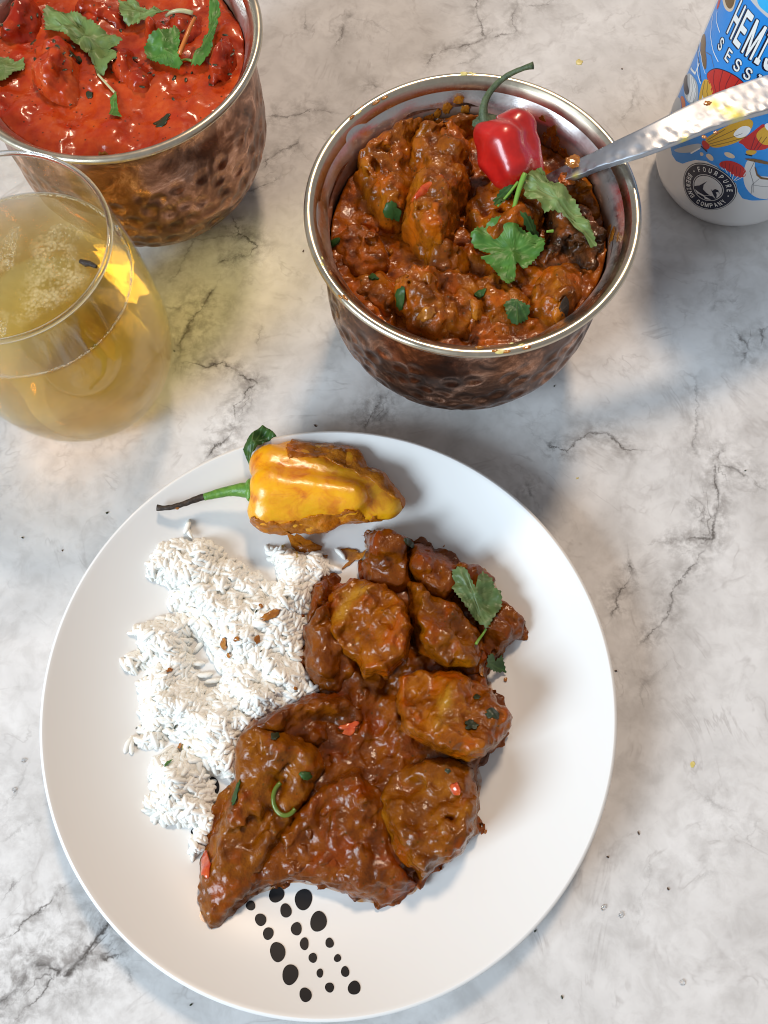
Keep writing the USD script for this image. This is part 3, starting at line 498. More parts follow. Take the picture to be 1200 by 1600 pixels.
for pts in (zo(0, 220, 3.2, [(240, 420), (330, 400), (400, 430), (440, 470), (360, 500), (370, 600), (430, 660), (400, 720), (330, 780), (240, 840), (120, 900), (60, 900), (110, 780), (130, 660), (170, 540), (200, 460)]), zo(0, 220, 3.2, [(10, 560), (70, 400), (90, 480), (60, 600), (20, 650), (-30, 640)]), zo(0, 220, 3.2, [(-60, 860), (20, 840), (40, 900), (-10, 990), (-60, 990)])):
    q2 = smooth_outline(poly_at(pts, BZ), 2) - np.array(GC); d = poly_sd(V, q2); d = d + .0018 * sfb(np.c_[V * 300, np.zeros(len(V))], 3, 3); mask = np.maximum(mask, np.clip(.45 + d / .0045, 0, 1)); shapely.prepare(Polygon(q2)); lo, hi = q2.min(0), q2.max(0)
    for k in range(300):
        x, y = g.uniform(lo[0], hi[0]), g.uniform(lo[1], hi[1])
        if poly_sd(np.array([[x, y]]), q2)[0] > -.001 and math.hypot(x, y) < .035 and fbm(np.array([[x * 160, y * 160, .3]]), 2, 4)[0] > .45:
            m = trimesh.creation.icosphere(1, g.uniform(.00008, .0002)); m.apply_translation([x, y, BZ - .0007]); bub.append(m)
film = np.vstack([np.c_[V, np.full(len(V), BZ - .00070)]]); ff = grid_faces(nr_, na_, True)
fpth = obj('foam_film', TM(film, ff), M['foam'], foam, smooth=False)
UsdGeom.PrimvarsAPI(stage.GetPrimAtPath(fpth)).CreatePrimvar('foam', Sdf.ValueTypeNames.FloatArray, 'vertex').Set(Vt.FloatArray.FromNumpy(mask.astype(np.float32)))
obj('loose_bubbles', cat(bub), M['bubble'], foam)
q = at(np.array([125., 133, 140, 150]), np.array([407., 411, 411, 416]), BZ)
obj('herb_stalk', tube(np.c_[q, np.full(4, BZ - .0003)], [.0008, .0011, .0009, .0007], 8, .3), M['burnt'], label='small dark herb bit floating on the beer near the glass rim', cat='herb bit')
dz = .0905; da = math.radians(14)
dr = trimesh.creation.icosphere(3, .0016); dr.apply_scale([.55, 1, 1.35]); dr.apply_transform(trimesh.transformations.rotation_matrix(da, [0, 0, 1])); dr.apply_translation([GC[0] + math.cos(da) * float(gf(dz)), GC[1] + math.sin(da) * float(gf(dz)), dz - .002])
obj('water_drop', dr, M['drop'], label='clear drop clinging to the outside of the beer glass just below its rim', cat='drop')

# ------------------------------------------------------------------ the can
CC, CR = np.array([.1572, .2604]), .0331
can = thing('beer_can', 'blue and white printed beer can with hot air balloons behind the spoon', 'can', loc=(*CC, 0))
cp = [(0, .006), (.016, .0055), (.0215, .0015), (.0238, 0), (.0255, .0006), (.0285, .0040), (.0318, .0085), (CR - .0003, .0105), (CR, .0125)] + [(CR, z) for z in np.linspace(.02, .104, 20)] + [(.0325, .1065), (.0300, .1105), (.0275, .1135), (.0268, .1145)]
obj('can_body', revolve(cp, 260), M['can_white'], can, smooth=40)
obj('can_lid', revolve([(.0268, .1145), (.0275, .1152), (.0272, .1160), (.0262, .1160), (.0255, .1150), (.0245, .1120), (0, .1120)], 160), M['can_metal'], can, smooth=40)
def can_uv(px, py):
    """Arc length and height on the can for a point of the photograph."""
    d = ray(px, py); a = d[..., 0] ** 2 + d[..., 1] ** 2; b = -2 * (d[..., 0] * CC[0] + d[..., 1] * CC[1]); c = CC @ CC - CR * CR
    k = (-b - np.sqrt(np.maximum(b * b - 4 * a * c, 0))) / (2 * a)
    th = np.arctan2(k * d[..., 1] - CC[1], k * d[..., 0] - CC[0]); th = np.where(th > 1.7, th - 2 * math.pi, th)
    return np.stack([th * CR, CAM_H + k * d[..., 2]], -1)
def wrap(shape, layer):
    """A flat shape in (arc length, height) laid on the can as a thin print."""
    ms = []
    b = shape.bounds
    for x0 in np.arange(math.floor(b[0] / .0015) * .0015, b[2], .0015):
        q = shape.intersection(sbox(x0, b[1] - 1, x0 + .0015, b[3] + 1))
        for gq in getattr(q, 'geoms', [q]):
            if gq.geom_type != 'Polygon' or gq.area < 1e-10: continue
            v, f = trimesh.creation.triangulate_polygon(gq, engine='earcut')
            if not len(f): continue
            r = CR + .00003 + .00003 * layer; t = v[:, 0] / CR
            m = TM(np.c_[r * np.cos(t), r * np.sin(t), v[:, 1]], f)
            c = m.triangles_center[0]
            if m.face_normals[0][:2] @ c[:2] < 0: m = TM(m.vertices, m.faces[:, ::-1])
            ms.append(m)
    return cat(ms)
def uvp(pts, z6=None, ox=1000, oy=0, s=6.0, sm=2):
    p = np.array(zo(ox, oy, s, pts)); u = can_uv(p[:, 0], p[:, 1]); u = smooth_outline(u, sm) if sm else u
    return Polygon(u).buffer(0)
def stripe(pts, w, ox=1000, oy=0, s=6.0):
    p = np.array(zo(ox, oy, s, pts)); return LineString(can_uv(p[:, 0], p[:, 1])).buffer(w)
E1 = dict(ox=1000, oy=0, s=6.0); E2 = dict(ox=1000, oy=180, s=6.0)
s0 = math.radians(-194) * CR; s1 = math.radians(20) * CR
blue_bot = [can_uv(np.array([1000 + x / 6]), np.array([180 + y / 6]))[0] for x, y in [(290, 320), (300, 370), (340, 430), (400, 455), (440, 440), (520, 418), (620, 430), (720, 480), (830, 580), (900, 640), (920, 720), (960, 780), (1050, 800), (1190, 790)]]
bluep = Polygon([(s0, .030)] + [tuple(p) for p in blue_bot] + [(blue_bot[-1][0] + .012, blue_bot[-1][1]), (blue_bot[-1][0] + .02, .031), (s1, .031), (s1, .1035), (s0, .1035)]).buffer(0)
def art(name, shape, inkname, layer, **kw): return obj(name, wrap(shape, layer), INK[inkname], can, smooth=False, **kw)
art('blue_print', bluep, 'blue', 0)
art('sky_patch', uvp([(1090, -40), (1230, -40), (1230, 150), (1180, 110), (1110, 50)], **E1), 'sky', 1)
art('red_balloon', uvp([(625, 690), (700, 640), (780, 655), (880, 700), (960, 760), (1000, 815), (930, 850), (850, 880), (780, 880), (720, 885), (690, 920), (670, 850), (640, 750)], **E1), 'red', 3)
art('red_balloon', uvp([(625, 690), (700, 640), (780, 655), (880, 700), (960, 760), (1000, 815), (930, 850), (850, 880), (780, 880), (720, 885), (690, 920), (670, 850), (640, 750)], **E1).buffer(.0003), 'navy', 2)
art('yellow_balloon_panel', uvp([(640, 745), (600, 740), (570, 830), (550, 930), (555, 985), (620, 960), (700, 925), (690, 870), (665, 780)], **E1), 'yellow', 3)
art('yellow_balloon_panel', uvp([(690, 930), (720, 890), (800, 875), (800, 895), (700, 930)], **E1, sm=1), 'yellow', 4)
for k, ln in enumerate([[(700, 660), (690, 760), (720, 880)], [(780, 660), (750, 780), (750, 880)], [(860, 690), (810, 790), (800, 880)], [(930, 745), (880, 820), (860, 870)], [(640, 760), (630, 860), (650, 940)], [(610, 760), (590, 860), (585, 960)]]): art('balloon_seam', stripe(ln, .00009, **E1), 'navy', 5)
art('white_balloon_gore', uvp([(590, 890), (575, 965), (610, 950)], **E1, sm=0), 'white', 5); art('white_balloon_gore', uvp([(660, 890), (640, 940), (690, 920)], **E1, sm=0), 'white', 5)
art('grey_balloon', uvp([(460, 680), (500, 710), (545, 780), (550, 880), (540, 960), (510, 990), (450, 960), (420, 900), (415, 800), (430, 720)], **E1), 'grey', 2)
art('white_balloon_gore', uvp([(470, 690), (500, 720), (530, 790), (530, 900), (490, 970), (440, 930), (470, 860), (475, 780)], **E1), 'white', 3)
art('black_balloon_gore', uvp([(420, 720), (450, 690), (445, 770), (470, 860), (440, 900), (415, 850)], **E1), 'navy', 4)
for k, ln in enumerate([[(485, 720), (500, 830), (470, 950)], [(500, 730), (525, 840), (500, 970)]]): art('balloon_seam', stripe(ln, .00008, **E1), 'navy', 5)
art('brown_bird', uvp([(585, 330), (615, 310), (622, 400), (615, 470), (630, 560), (620, 670), (590, 610), (570, 500), (570, 400)], **E1), 'brown', 2)
for ln, c, w in ([(560, 400), (575, 520), (615, 690)], 'white', .00014), ([(550, 420), (560, 600), (575, 760)], 'navy', .00022), ([(685, 150), (665, 330), (690, 480), (735, 575)], 'white', .0002), ([(725, 110), (720, 200), (750, 300)], 'white', .0002), ([(625, 490), (670, 520), (695, 630)], 'brown', .0001), ([(480, 640), (520, 690), (555, 600)], 'white', .0004), ([(555, 480), (545, 700), (570, 780)], 'white', .0003): art('printed_line', stripe(ln, w, **E1), c, 3)
art('orange_balloon', uvp([(380, 900), (410, 900), (430, 960), (425, 1040), (390, 1050), (395, 980)], **E1), 'orange', 2); art('grey_balloon', uvp([(320, 950), (370, 900), (390, 960), (385, 1050), (330, 1070), (300, 1090)], **E1), 'grey', 2)
art('cream_ring', uvp([(775, -60), (780, 30), (810, 100), (860, 115), (890, 60), (910, -60)], **E1), 'cream', 2); art('brown_disc', uvp([(795, -60), (800, 20), (825, 75), (855, 85), (885, 40), (900, -60)], **E1), 'brown', 3)
art('red_edge', uvp([(740, -10), (760, -20), (745, 60), (720, 100), (725, 50)], **E1), 'red', 2)
# lower half of the print, below the spoon
art('yellow_balloon', uvp([(600, 240), (650, 190), (830, 90), (1000, 20), (1080, 60), (1010, 190), (920, 250), (800, 290), (680, 310)], **E2), 'yellow', 2)
art('white_balloon_gore', uvp([(860, 180), (960, 90), (1050, 110), (1020, 180), (930, 220)], **E2), 'white', 3)
for ln in ([(640, 250), (900, 130)], [(650, 270), (960, 170)], [(660, 290), (1000, 200)], [(630, 235), (800, 130)]): art('balloon_seam', stripe(ln, .00008, **E2), 'navy', 4)
art('red_balloon_skirt', uvp([(575, 255), (600, 225), (665, 285), (635, 325), (600, 310)], **E2, sm=1), 'red', 3); art('balloon_basket', uvp([(570, 290), (580, 285), (635, 335), (625, 345)], **E2, sm=0), 'navy', 4)
art('red_balloon', uvp([(910, 255), (1010, 190), (1100, 120), (1160, 70), (1190, 120), (1240, 220), (1210, 310), (1100, 330), (1000, 320), (970, 270)], **E2), 'red', 3)
art('yellow_balloon', uvp([(1080, 180), (1150, 110), (1240, 80), (1240, 270), (1170, 280), (1120, 250)], **E2), 'yellow', 4); art('white_balloon_gore', uvp([(1160, 80), (1240, 60), (1240, 150), (1190, 140)], **E2), 'white', 5)
for ln in ([(1040, 320), (1080, 200)], [(1070, 320), (1140, 200)], [(1100, 320), (1190, 200)]): art('balloon_seam', stripe(ln, .00008, **E2), 'navy', 6)
art('yellow_skirt', uvp([(1000, 320), (1110, 330), (1060, 375), (990, 360)], **E2, sm=1), 'yellow', 4); art('balloon_basket', uvp([(990, 360), (1055, 372), (1050, 384), (988, 370)], **E2, sm=0), 'navy', 5)
for pts in ([(610, 370), (650, 355), (690, 390), (690, 430), (650, 420)], [(780, 350), (830, 340), (890, 375), (890, 405), (820, 395)], [(560, 345), (590, 345), (600, 375), (570, 385)]): art('small_cloud', uvp(pts, **E2, sm=3), 'cream', 3)
art('grey_cloud', uvp([(310, 320), (560, 250), (590, 300), (520, 340), (420, 355), (340, 345)], **E2), 'grey', 2); art('printed_line', stripe([(480, 355), (560, 310)], .0003, **E2), 'white', 3)
art('red_parachute', uvp([(735, 470), (760, 430), (850, 420), (950, 460), (1000, 520), (990, 580), (900, 580), (800, 500)], **E2), 'red', 3)
for x, y, u, v in ((760, 490, 790, 510), (800, 500, 820, 540), (850, 530, 850, 575), (880, 550, 865, 600), (920, 570, 880, 610), (960, 580, 900, 610)): art('parachute_cord', stripe([(x, y), (u, v)], .00012, **E2), 'white', 4)
for x in range(6): art('balloon_seam', stripe([(770 + x * 35, 430 + x * 12), (770 + x * 33, 480 + x * 16)], .00007, **E2), 'navy', 4)
art('white_airship', uvp([(1010, 410), (1080, 420), (1075, 480), (1100, 570), (1200, 570), (1240, 600), (1240, 780), (1100, 780), (1000, 700), (965, 600), (980, 480)], **E2), 'silver', 3)
art('airship_stripe', uvp([(985, 400), (1100, 405), (1230, 440), (1230, 465), (1100, 440), (990, 415)], **E2, sm=1), 'brown', 5); art('airship_stripe', uvp([(1070, 480), (1085, 480), (1110, 570), (1230, 590), (1230, 605), (1100, 590)], **E2, sm=1), 'brown', 5)
art('blue_window', uvp([(1090, 490), (1160, 470), (1240, 480), (1240, 560), (1140, 570), (1110, 550)], **E2), 'blue', 4)
for ln in ([(1080, 420), (1030, 520), (1060, 620), (1060, 720)], [(1120, 590), (1050, 650), (1040, 740)], [(1060, 650), (1240, 670)]): art('balloon_seam', stripe(ln, .00008, **E2), 'navy', 5)
# lettering
def letter(ch, u0, u1, z0, z1, slant=0., bold=True):
    t = meshkit.text_mesh(ch, 1., .01, bold=bold); v = t.vertices; b0, b1 = v.min(0), v.max(0)
    tri = [Polygon(v[f][:, :2]) for f, n in zip(t.faces, t.face_normals) if n[2] > .9]
    s = shapely.union_all([q.buffer(1e-4) for q in tri])
    s = affinity.translate(s, -b0[0], -b0[1]); s = affinity.scale(s, (u1 - u0) / (b1[0] - b0[0]), (z1 - z0) / (b1[1] - b0[1]), origin=(0, 0))
    return affinity.translate(s, u0, z0)
dg = lambda a: math.radians(a) * CR
for ch, a0, a1 in (('H', -164.6, -158.4), ('E', -156.6, -150.4), ('M', -148.0, -139.6), ('I', -137.6, -134.2), ('S', -132.2, -124.8)):
    s = letter(ch, dg(a0), dg(a1), .0874, .1008)
    sh = shapely.union_all([affinity.translate(s.buffer(.00018), -.0005 * k / 4, -.0005 * k / 4) for k in range(5)])
    art('letter_shadow', sh, 'navy', 4); art('letter', s, 'white', 6)
for ch, a0, a1 in (('S', -167.0, -162.8), ('E', -157.2, -153.2), ('S', -148.6, -143.8), ('S', -140.0, -135.2), ('I', -131.2, -129.2)):
    s = letter(ch, dg(a0), dg(a1), .0800, .0848)
    sh = shapely.union_all([affinity.translate(s.buffer(.00016), -.0005 * k / 4, -.0004 * k / 4) for k in range(5)])
    art('letter_shadow', sh, 'navy', 4); art('letter', s, 'white', 6)
ec = (dg(-126.6), .0272); eR = .0115                                      # the round brewery badge
ctr = Point(ec)
art('badge', ctr.buffer(eR + .0003, 40), 'navy', 4); art('badge_ring', ctr.buffer(eR, 40).difference(ctr.buffer(eR - .0003, 40)), 'silver', 5)
art('badge_ring', ctr.buffer(.0067, 40).difference(ctr.buffer(.0064, 40)), 'silver', 5); art('badge_disc', ctr.buffer(.0060, 40), 'silver', 5)
for q in ([(490, 665), (560, 655), (632, 615), (600, 650), (592, 690), (625, 725), (660, 750), (600, 745), (550, 715)], [(632, 615), (655, 660), (690, 745), (715, 785), (722, 740), (712, 720), (735, 715), (755, 745), (735, 700), (705, 688), (680, 705), (660, 680)], [(478, 740), (550, 732), (600, 760), (630, 815), (560, 810), (505, 785)], [(600, 750), (680, 755), (720, 790), (690, 800)]):
    art('badge_mountain', uvp(q, **E2, sm=0).intersection(ctr.buffer(.0060, 40)), 'navy', 7)
def round_text(txt, a0, a1, r0, r1, flip=False):
    n = len(txt)
    for i, ch in enumerate(txt):
        if ch == ' ': continue
        a = math.radians(a0 + (a1 - a0) * i / max(n - 1, 1)); hw = .00062 if ch != 'I' else .0003
        if ch in 'MW': hw = .0008
        s = letter(ch, -hw, hw, -(r1 - r0) / 2, (r1 - r0) / 2); rm = (r0 + r1) / 2
        s = affinity.rotate(s, math.degrees(a) - 90 + (180 if flip else 0), origin=(0, 0)); s = affinity.translate(s, ec[0] + rm * math.cos(a), ec[1] + rm * math.sin(a))
        art('badge_letter', s, 'white', 6)
round_text('FOURPURE', 138, 22, .0079, .0102); round_text('BREWING', 178, 243, .0079, .0102, True); round_text('COMPANY', 265, 338, .0079, .0102, True)
for a in (157, 2): art('badge_dot', Point(ec[0] + .009 * math.cos(math.radians(a)), ec[1] + .009 * math.sin(math.radians(a))).buffer(.0003), 'white', 6)

# ------------------------------------------------------------------ food helpers
def px_lump(pts, zmid, zb, hgt, w, ridges=(), dents=(), grow=0., **kw):
    cv = lambda rs: [([tuple(q) for q in poly_at(l, zb + hgt)], a, b) for l, a, b in rs]
    return lump(np.array(Polygon(poly_at(pts, zmid)).buffer(grow).exterior.coords)[:-1] if grow else poly_at(pts, zmid), zb, hgt, w, cv(ridges), cv(dents), **kw)
def leaf(name, pts, material, hm, label, lift=.0006, tilt=(0, 0), curl=.0012, z0=None, base=None, group=None, seed=0, grow=9, blur=4, jag=.00035, stalk=None, stalk_mat=None, stalk_r=.0005, drape=1.):
    """A coriander leaf over the traced outline, resting on the food under it, with a toothed edge, veins and thickness."""
    z = z0 if z0 else float(np.mean(hm.at(poly_at(pts, .02 if hm.z.max() < .045 else .07))))
    for _ in range(3):
        P2 = poly_at(pts, z)
        if z0 is None: z = float(np.mean(hm.at(P2, grow, blur))) + lift
    ring = LineString(np.vstack([P2, P2[:1]])); n = int(ring.length / .0004); P2 = shapely.get_coordinates(shapely.line_interpolate_point(ring, np.linspace(0, ring.length, n, endpoint=False)))
    t = np.roll(P2, -1, 0) - np.roll(P2, 1, 0); t /= np.maximum(np.linalg.norm(t, axis=1, keepdims=True), 1e-9); nrm = np.stack([t[:, 1], -t[:, 0]], -1)
    s = np.arange(n) * .0004; tooth = np.abs(((s / .0017 + .3 * np.sin(s * 700 + seed)) % 1) * 2 - 1)
    P2 = P2 + nrm * ((tooth - .5) * jag * 2)[:, None] * (1 if Polygon(P2).exterior.is_ccw else -1)
    c = np.array(Polygon(P2).buffer(0).representative_point().coords[0]) * .5 + P2.mean(0) * .5
    sc = np.r_[1, .93, .85, .75, .64, .52, .4, .28, .16, .06]; k = len(sc)
    V = np.concatenate([c + (P2 - c) * q for q in sc]); V = np.vstack([V, c])
    f = np.vstack([grid_faces(k, n, True), np.stack([(k - 1) * n + np.arange(n), (k - 1) * n + (np.arange(n) + 1) % n, np.full(n, k * n)], 1)])
    b = P2[np.argmin(np.linalg.norm(P2 - (poly_at([base], z)[0] if base else P2[0]), axis=1))]
    far = P2[np.argsort(-np.linalg.norm(P2 - b, axis=1))]; tips = [far[0]]
    for q in far:
        if all(np.linalg.norm(q - u) > .004 for u in tips) and len(tips) < 6 and np.linalg.norm(q - b) > .003: tips.append(q)
    vein = np.zeros(len(V)); size = np.linalg.norm(far[0] - b)
    for q in tips:
        d = shapely.distance(LineString([b, q]), shapely.points(V)); vein = np.maximum(vein, np.exp(-(d / .00022) ** 2))
    zz = drape * hm.at(V, grow, blur) + (1 - drape) * (z - lift) + lift if z0 is None else np.full(len(V), z)
    u = (V - c) / size; zz = zz + size * .0 + size * (u[:, 0] * tilt[0] + u[:, 1] * tilt[1]) + 1.7 * curl * (sfb(np.c_[V * 240, np.full(len(V), seed)], 2, seed)) + .0002 * vein - curl * .8 * (np.linalg.norm(u, axis=1) ** 2)
    top = np.c_[V, zz]; m = len(top); bot = top - [0, 0, .00022]
    a = np.arange(n); bq = (a + 1) % n
    F2 = np.vstack([f, f[:, ::-1] + m, np.stack([a, m + a, m + bq], 1), np.stack([a, m + bq, bq], 1)])
    msh = TM(np.vstack([top, bot]), F2)
    if msh.face_normals[len(f) // 2][2] < 0: msh = TM(msh.vertices, F2[:, ::-1])
    root = thing(name, label, 'leaf', group=group)
    p = obj('leaf_blade', msh, M[material], root, smooth=50)
    v2, _, _ = meshkit.arrays(msh, 50)
    kd = cKDTree(msh.vertices); _, ii = kd.query(v2)
    UsdGeom.PrimvarsAPI(stage.GetPrimAtPath(p)).CreatePrimvar('vein', Sdf.ValueTypeNames.FloatArray, 'vertex').Set(Vt.FloatArray.FromNumpy((np.r_[vein, vein][ii] * .6).astype(np.float32)))
    if stalk:
        q = np.array(stalk, float); xy = poly_at(q[:, :2], z); zz = q[:, 2] + .003 if q.shape[1] > 2 else hm.at(xy, 5, 2) + .0006
        obj('stalk', tube(spline(np.c_[xy, zz], 14), np.linspace(stalk_r * .8, stalk_r * 1.1, 14), 8), M[stalk_mat or 'stem_green'], root)
    return root
def blob(c, r, seed, amt=.25, sub=3, scale=(1, 1, 1), freq=None):
    m = trimesh.creation.icosphere(sub, 1.); v = m.vertices * (1 + amt * sfb(m.vertices * (freq or 1.6) + seed * 3.1, 3, seed))[:, None]
    return TM(v * r * np.array(scale) + np.array(c), m.faces)
def bit(name, px, py, hm, r, material, label, cat_, parent=None, scale=(1, .7, .45), rot=0., lift=.0, seed=0, z=None, grow=3):
    """A small ragged piece lying on the food (or table) under it and following its surface."""
    xy = poly_at([(px, py)], z or .01)[0]
    for _ in range(4):
        zz = z if z is not None else float(hm.at(xy[None], grow, 1)[0]) + lift
        xy = poly_at([(px, py)], zz)[0]
    n = 22; th = np.linspace(0, 2 * math.pi, n, endpoint=False); ci = np.stack([np.cos(th), np.sin(th)], 1)
    ro = 1 + .55 * sfb(np.c_[ci * 1.3, np.full(n, seed * 2.7)], 2, seed) + .3 * sfb(np.c_[ci * 4, np.full(n, seed * 1.3)], 2, seed + 1)
    out = ci * ro[:, None] * r * np.array(scale[:2]); out = out @ np.array([[math.cos(rot), math.sin(rot)], [-math.sin(rot), math.cos(rot)]])
    rings = np.array([1., .97, .85, .6, .3]); V = np.concatenate([out * k for k in rings] + [np.zeros((1, 2))]); rho = np.r_[np.repeat(rings, n), 0]
    base_ = np.full(len(V), zz) if z is not None else hm.at(V + xy, grow, 1) + lift
    dome_ = np.sqrt(1 - np.clip(rho, 0, 1) ** 2) * r * scale[2] * .8 * (1 + .5 * sfb(np.c_[V / r * 1.5, np.full(len(V), seed * .9)], 2, seed + 4))
    Vt_ = np.c_[V + xy, base_ + dome_]; Vt_[:n, 2] -= .0005; k = len(rings)
    f = np.vstack([grid_faces(k, n, True), np.stack([(k - 1) * n + np.arange(n), (k - 1) * n + (np.arange(n) + 1) % n, np.full(n, k * n)], 1)])
    m = TM(Vt_, f)
    if m.face_normals[-1][2] < 0: m = TM(Vt_, f[:, ::-1])
    return obj(name, m, M[material], parent, label=label, cat=cat_) if not parent else obj(name, m, M[material], parent)

# ------------------------------------------------------------------ curry on the plate
FZ = .0038
HP = Heights((PX - PR, PY - PR), (PX + PR, PY + PR), FZ)
pc = []
foot = [(580, 832), (600, 835), (640, 847), (660, 850), (690, 870), (725, 882), (755, 890), (785, 950), (812, 968), (812, 990), (795, 1003), (770, 1035), (758, 1055), (790, 1120), (785, 1140), (760, 1180), (745, 1200), (742, 1290), (735, 1310), (700, 1345), (660, 1368), (640, 1390), (580, 1408), (520, 1393), (480, 1378), (440, 1380), (400, 1398), (335, 1448), (320, 1430), (315, 1370), (335, 1300), (378, 1210), (376, 1160), (400, 1135), (460, 1102), (508, 1080), (478, 1040), (480, 980), (497, 945), (494, 912), (508, 912), (522, 932), (570, 908), (572, 860)]
m = px_lump(foot, .006, FZ - .0006, .0080, .007, noise=((.008, .0026), (.0032, .0012), (.0013, .0004)), seed=2, h=.0006, bumpy=.4)
HP.add(m); obj('curry_sauce', m, M['curry'], label='thick brown curry sauce spread over the plate between the meat and potato', cat='sauce')
M['oil'] = mat('oil_film', {'g': POS, 'n': ('noise_texture', {'scale': 330., 'detail': 4.}), 'r': ('rgb_ramp', {'ramp': [(.40, (.15, .15, .15)), (.62, (.8, .8, .8))]}), 'p': ('principled_bsdf', {'base_color': (.52, .20, .018), 'roughness': .12}), 't': ('transparent_bsdf', {}), 'mx': ('mix_closure', {})}, [('g.position', 'n.vector'), ('n.fac', 'r.fac'), ('r.color', 'mx.fac'), ('t.BSDF', 'mx.closure1'), ('p.BSDF', 'mx.closure2')], surface='mx.closure')
fo = Polygon(poly_at(foot, .006)); ringd = np.linspace(0, fo.exterior.length, 500, endpoint=False); rp = shapely.get_coordinates(shapely.line_interpolate_point(fo.exterior, ringd))
tn = np.roll(rp, -1, 0) - np.roll(rp, 1, 0); tn /= np.linalg.norm(tn, axis=1, keepdims=True); nn = np.stack([tn[:, 1], -tn[:, 0]], -1) * (1 if fo.exterior.is_ccw else -1)
wd = np.clip(.0007 + .0026 * sfb(np.c_[rp * 120, np.zeros(500)], 3, 91), 0, None)
oe = np.concatenate([rp - nn * .003, rp + nn * wd[:, None]]); oz = plate_z(np.hypot(oe[:, 0] - PX, oe[:, 1] - PY)) + .00012
of = grid_faces(2, 500, True); om_ = TM(np.c_[oe, oz], of); om_ = om_ if om_.face_normals[0][2] > 0 else TM(om_.vertices, of[:, ::-1])
obj('oily_edge', om_, M['oil'], '/World/curry_sauce')
MEAT = 'pieces of curried meat on the plate'
N1 = ((.0085, .0036), (.0036, .0009), (.0013, .00024))
def plate_piece(name, label, cat_, pts, zb, hgt, w, mt='curry', ridges=(), dents=(), seed=0, noise=N1, flesh=(), **kw):
    kw.setdefault('bumpy', .25 if mt == 'potato' else .30); kw.setdefault('fibre', None if mt == 'potato' else seed * 1.9)
    if mt == 'potato': noise = ((.008, .0020), (.0034, .0010), (.0013, .00038)); w = w * .62; kw.update(cut=0, power=.42)
    kw.setdefault('grow', .0007); dents = [d_ for d_ in dents if mt != 'potato' and seed != 13]
    m = px_lump(pts, zb + hgt * .45, zb, hgt, w * .8, ridges, dents, noise=noise, seed=seed, **kw); HP.add(m)
    p = obj(name, m, M[mt], label=label, cat=cat_, group=None)
    if mt == 'potato':
        v = m.vertices; k = np.zeros(len(v)); j_ = .0022 * np.stack([sfb(v * 260, 3, seed), sfb(v * 260, 3, seed + 1)], 1)
        for l, wd in flesh: k = np.maximum(k, np.exp(-(shapely.distance(LineString(poly_at(l, zb + hgt)), shapely.points(v[:, :2] + j_)) / wd) ** 2))
        UsdGeom.PrimvarsAPI(stage.GetPrimAtPath(p)).CreatePrimvar('flesh', Sdf.ValueTypeNames.FloatArray, 'vertex').Set(Vt.FloatArray.FromNumpy((k * 1.1).astype(np.float32)))
    return p
plate_piece('meat_chunk', 'knobbly sauced meat piece at the top end of the curry, nearest the yellow chilli', 'meat', [(575, 836), (612, 833), (640, 848), (637, 885), (640, 915), (600, 930), (572, 915), (570, 865)], .005, .0125, .006, ridges=[([(595, 850), (610, 910)], .002, .003)], seed=3)
plate_piece('meat_chunk', 'flat sauced meat strip right of the topmost curry piece', 'meat', [(640, 852), (660, 850), (690, 868), (718, 885), (715, 925), (690, 945), (655, 920), (636, 890)], .005, .0110, .006, ridges=[([(640, 865), (700, 930)], .0015, .003)], seed=4)
plate_piece('potato_chunk', 'large sauced potato piece with a yellow edge beside the rice', 'potato', [(512, 930), (550, 902), (600, 915), (632, 945), (642, 985), (634, 1030), (602, 1057), (572, 1060), (555, 1035), (528, 1020), (512, 990)], .005, .0155, .007, 'potato', ridges=[([(525, 985), (580, 915)], .0028, .003), ([(560, 1040), (610, 1050)], .001, .003)], dents=[([(585, 985)], .002, .006)], seed=5, flesh=[([(532, 960), (545, 935), (565, 918)], .0022)])
plate_piece('meat_chunk', 'folded sauced meat piece touching the rice at its right edge', 'meat', [(475, 990), (490, 960), (515, 940), (530, 985), (562, 1030), (556, 1060), (530, 1087), (505, 1080), (480, 1045)], .005, .0118, .006, ridges=[([(497, 975), (520, 1060)], .0018, .003)], seed=6)
plate_piece('meat_chunk', 'small sauced lump between the top rice grains and the potato with the yellow edge', 'meat', [(488, 912), (512, 908), (516, 935), (500, 965), (480, 975), (484, 945)], .0045, .0080, .004, seed=16)
plate_piece('meat_chunk', 'long ridged sauced meat piece left of the green coriander leaf', 'meat', [(636, 905), (665, 912), (692, 935), (722, 950), (752, 985), (760, 1030), (745, 1055), (700, 1048), (655, 1020), (640, 965)], .005, .0150, .007, 'curry_light', ridges=[([(650, 915), (668, 945), (735, 1040)], .0026, .0028)], seed=7)
plate_piece('meat_chunk', 'sauced meat piece tapering to the right beyond the coriander leaf', 'meat', [(750, 925), (790, 945), (818, 970), (816, 992), (788, 1008), (765, 1032), (748, 1010), (742, 960)], .0045, .0098, .005, ridges=[([(760, 990), (810, 978)], .0014, .003)], seed=8)
plate_piece('meat_chunk', 'sauced meat piece lying under the coriander leaf', 'meat', [(708, 885), (745, 880), (775, 905), (765, 955), (722, 955)], .005, .0112, .006, seed=9)
plate_piece('potato_chunk', 'blocky potato piece with a yellow streak at the right of the curry', 'potato', [(623, 1055), (660, 1046), (720, 1049), (762, 1075), (797, 1120), (792, 1142), (768, 1172), (745, 1187), (700, 1182), (672, 1166), (630, 1146), (618, 1100)], .005, .0190, .007, 'potato', ridges=[([(705, 1080), (690, 1110), (700, 1165)], .0030, .004)], dents=[([(655, 1090)], .002, .006), ([(660, 1170), (630, 1150)], .002, .003)], seed=10, flesh=[([(702, 1085), (695, 1105), (688, 1125)], .0022)])
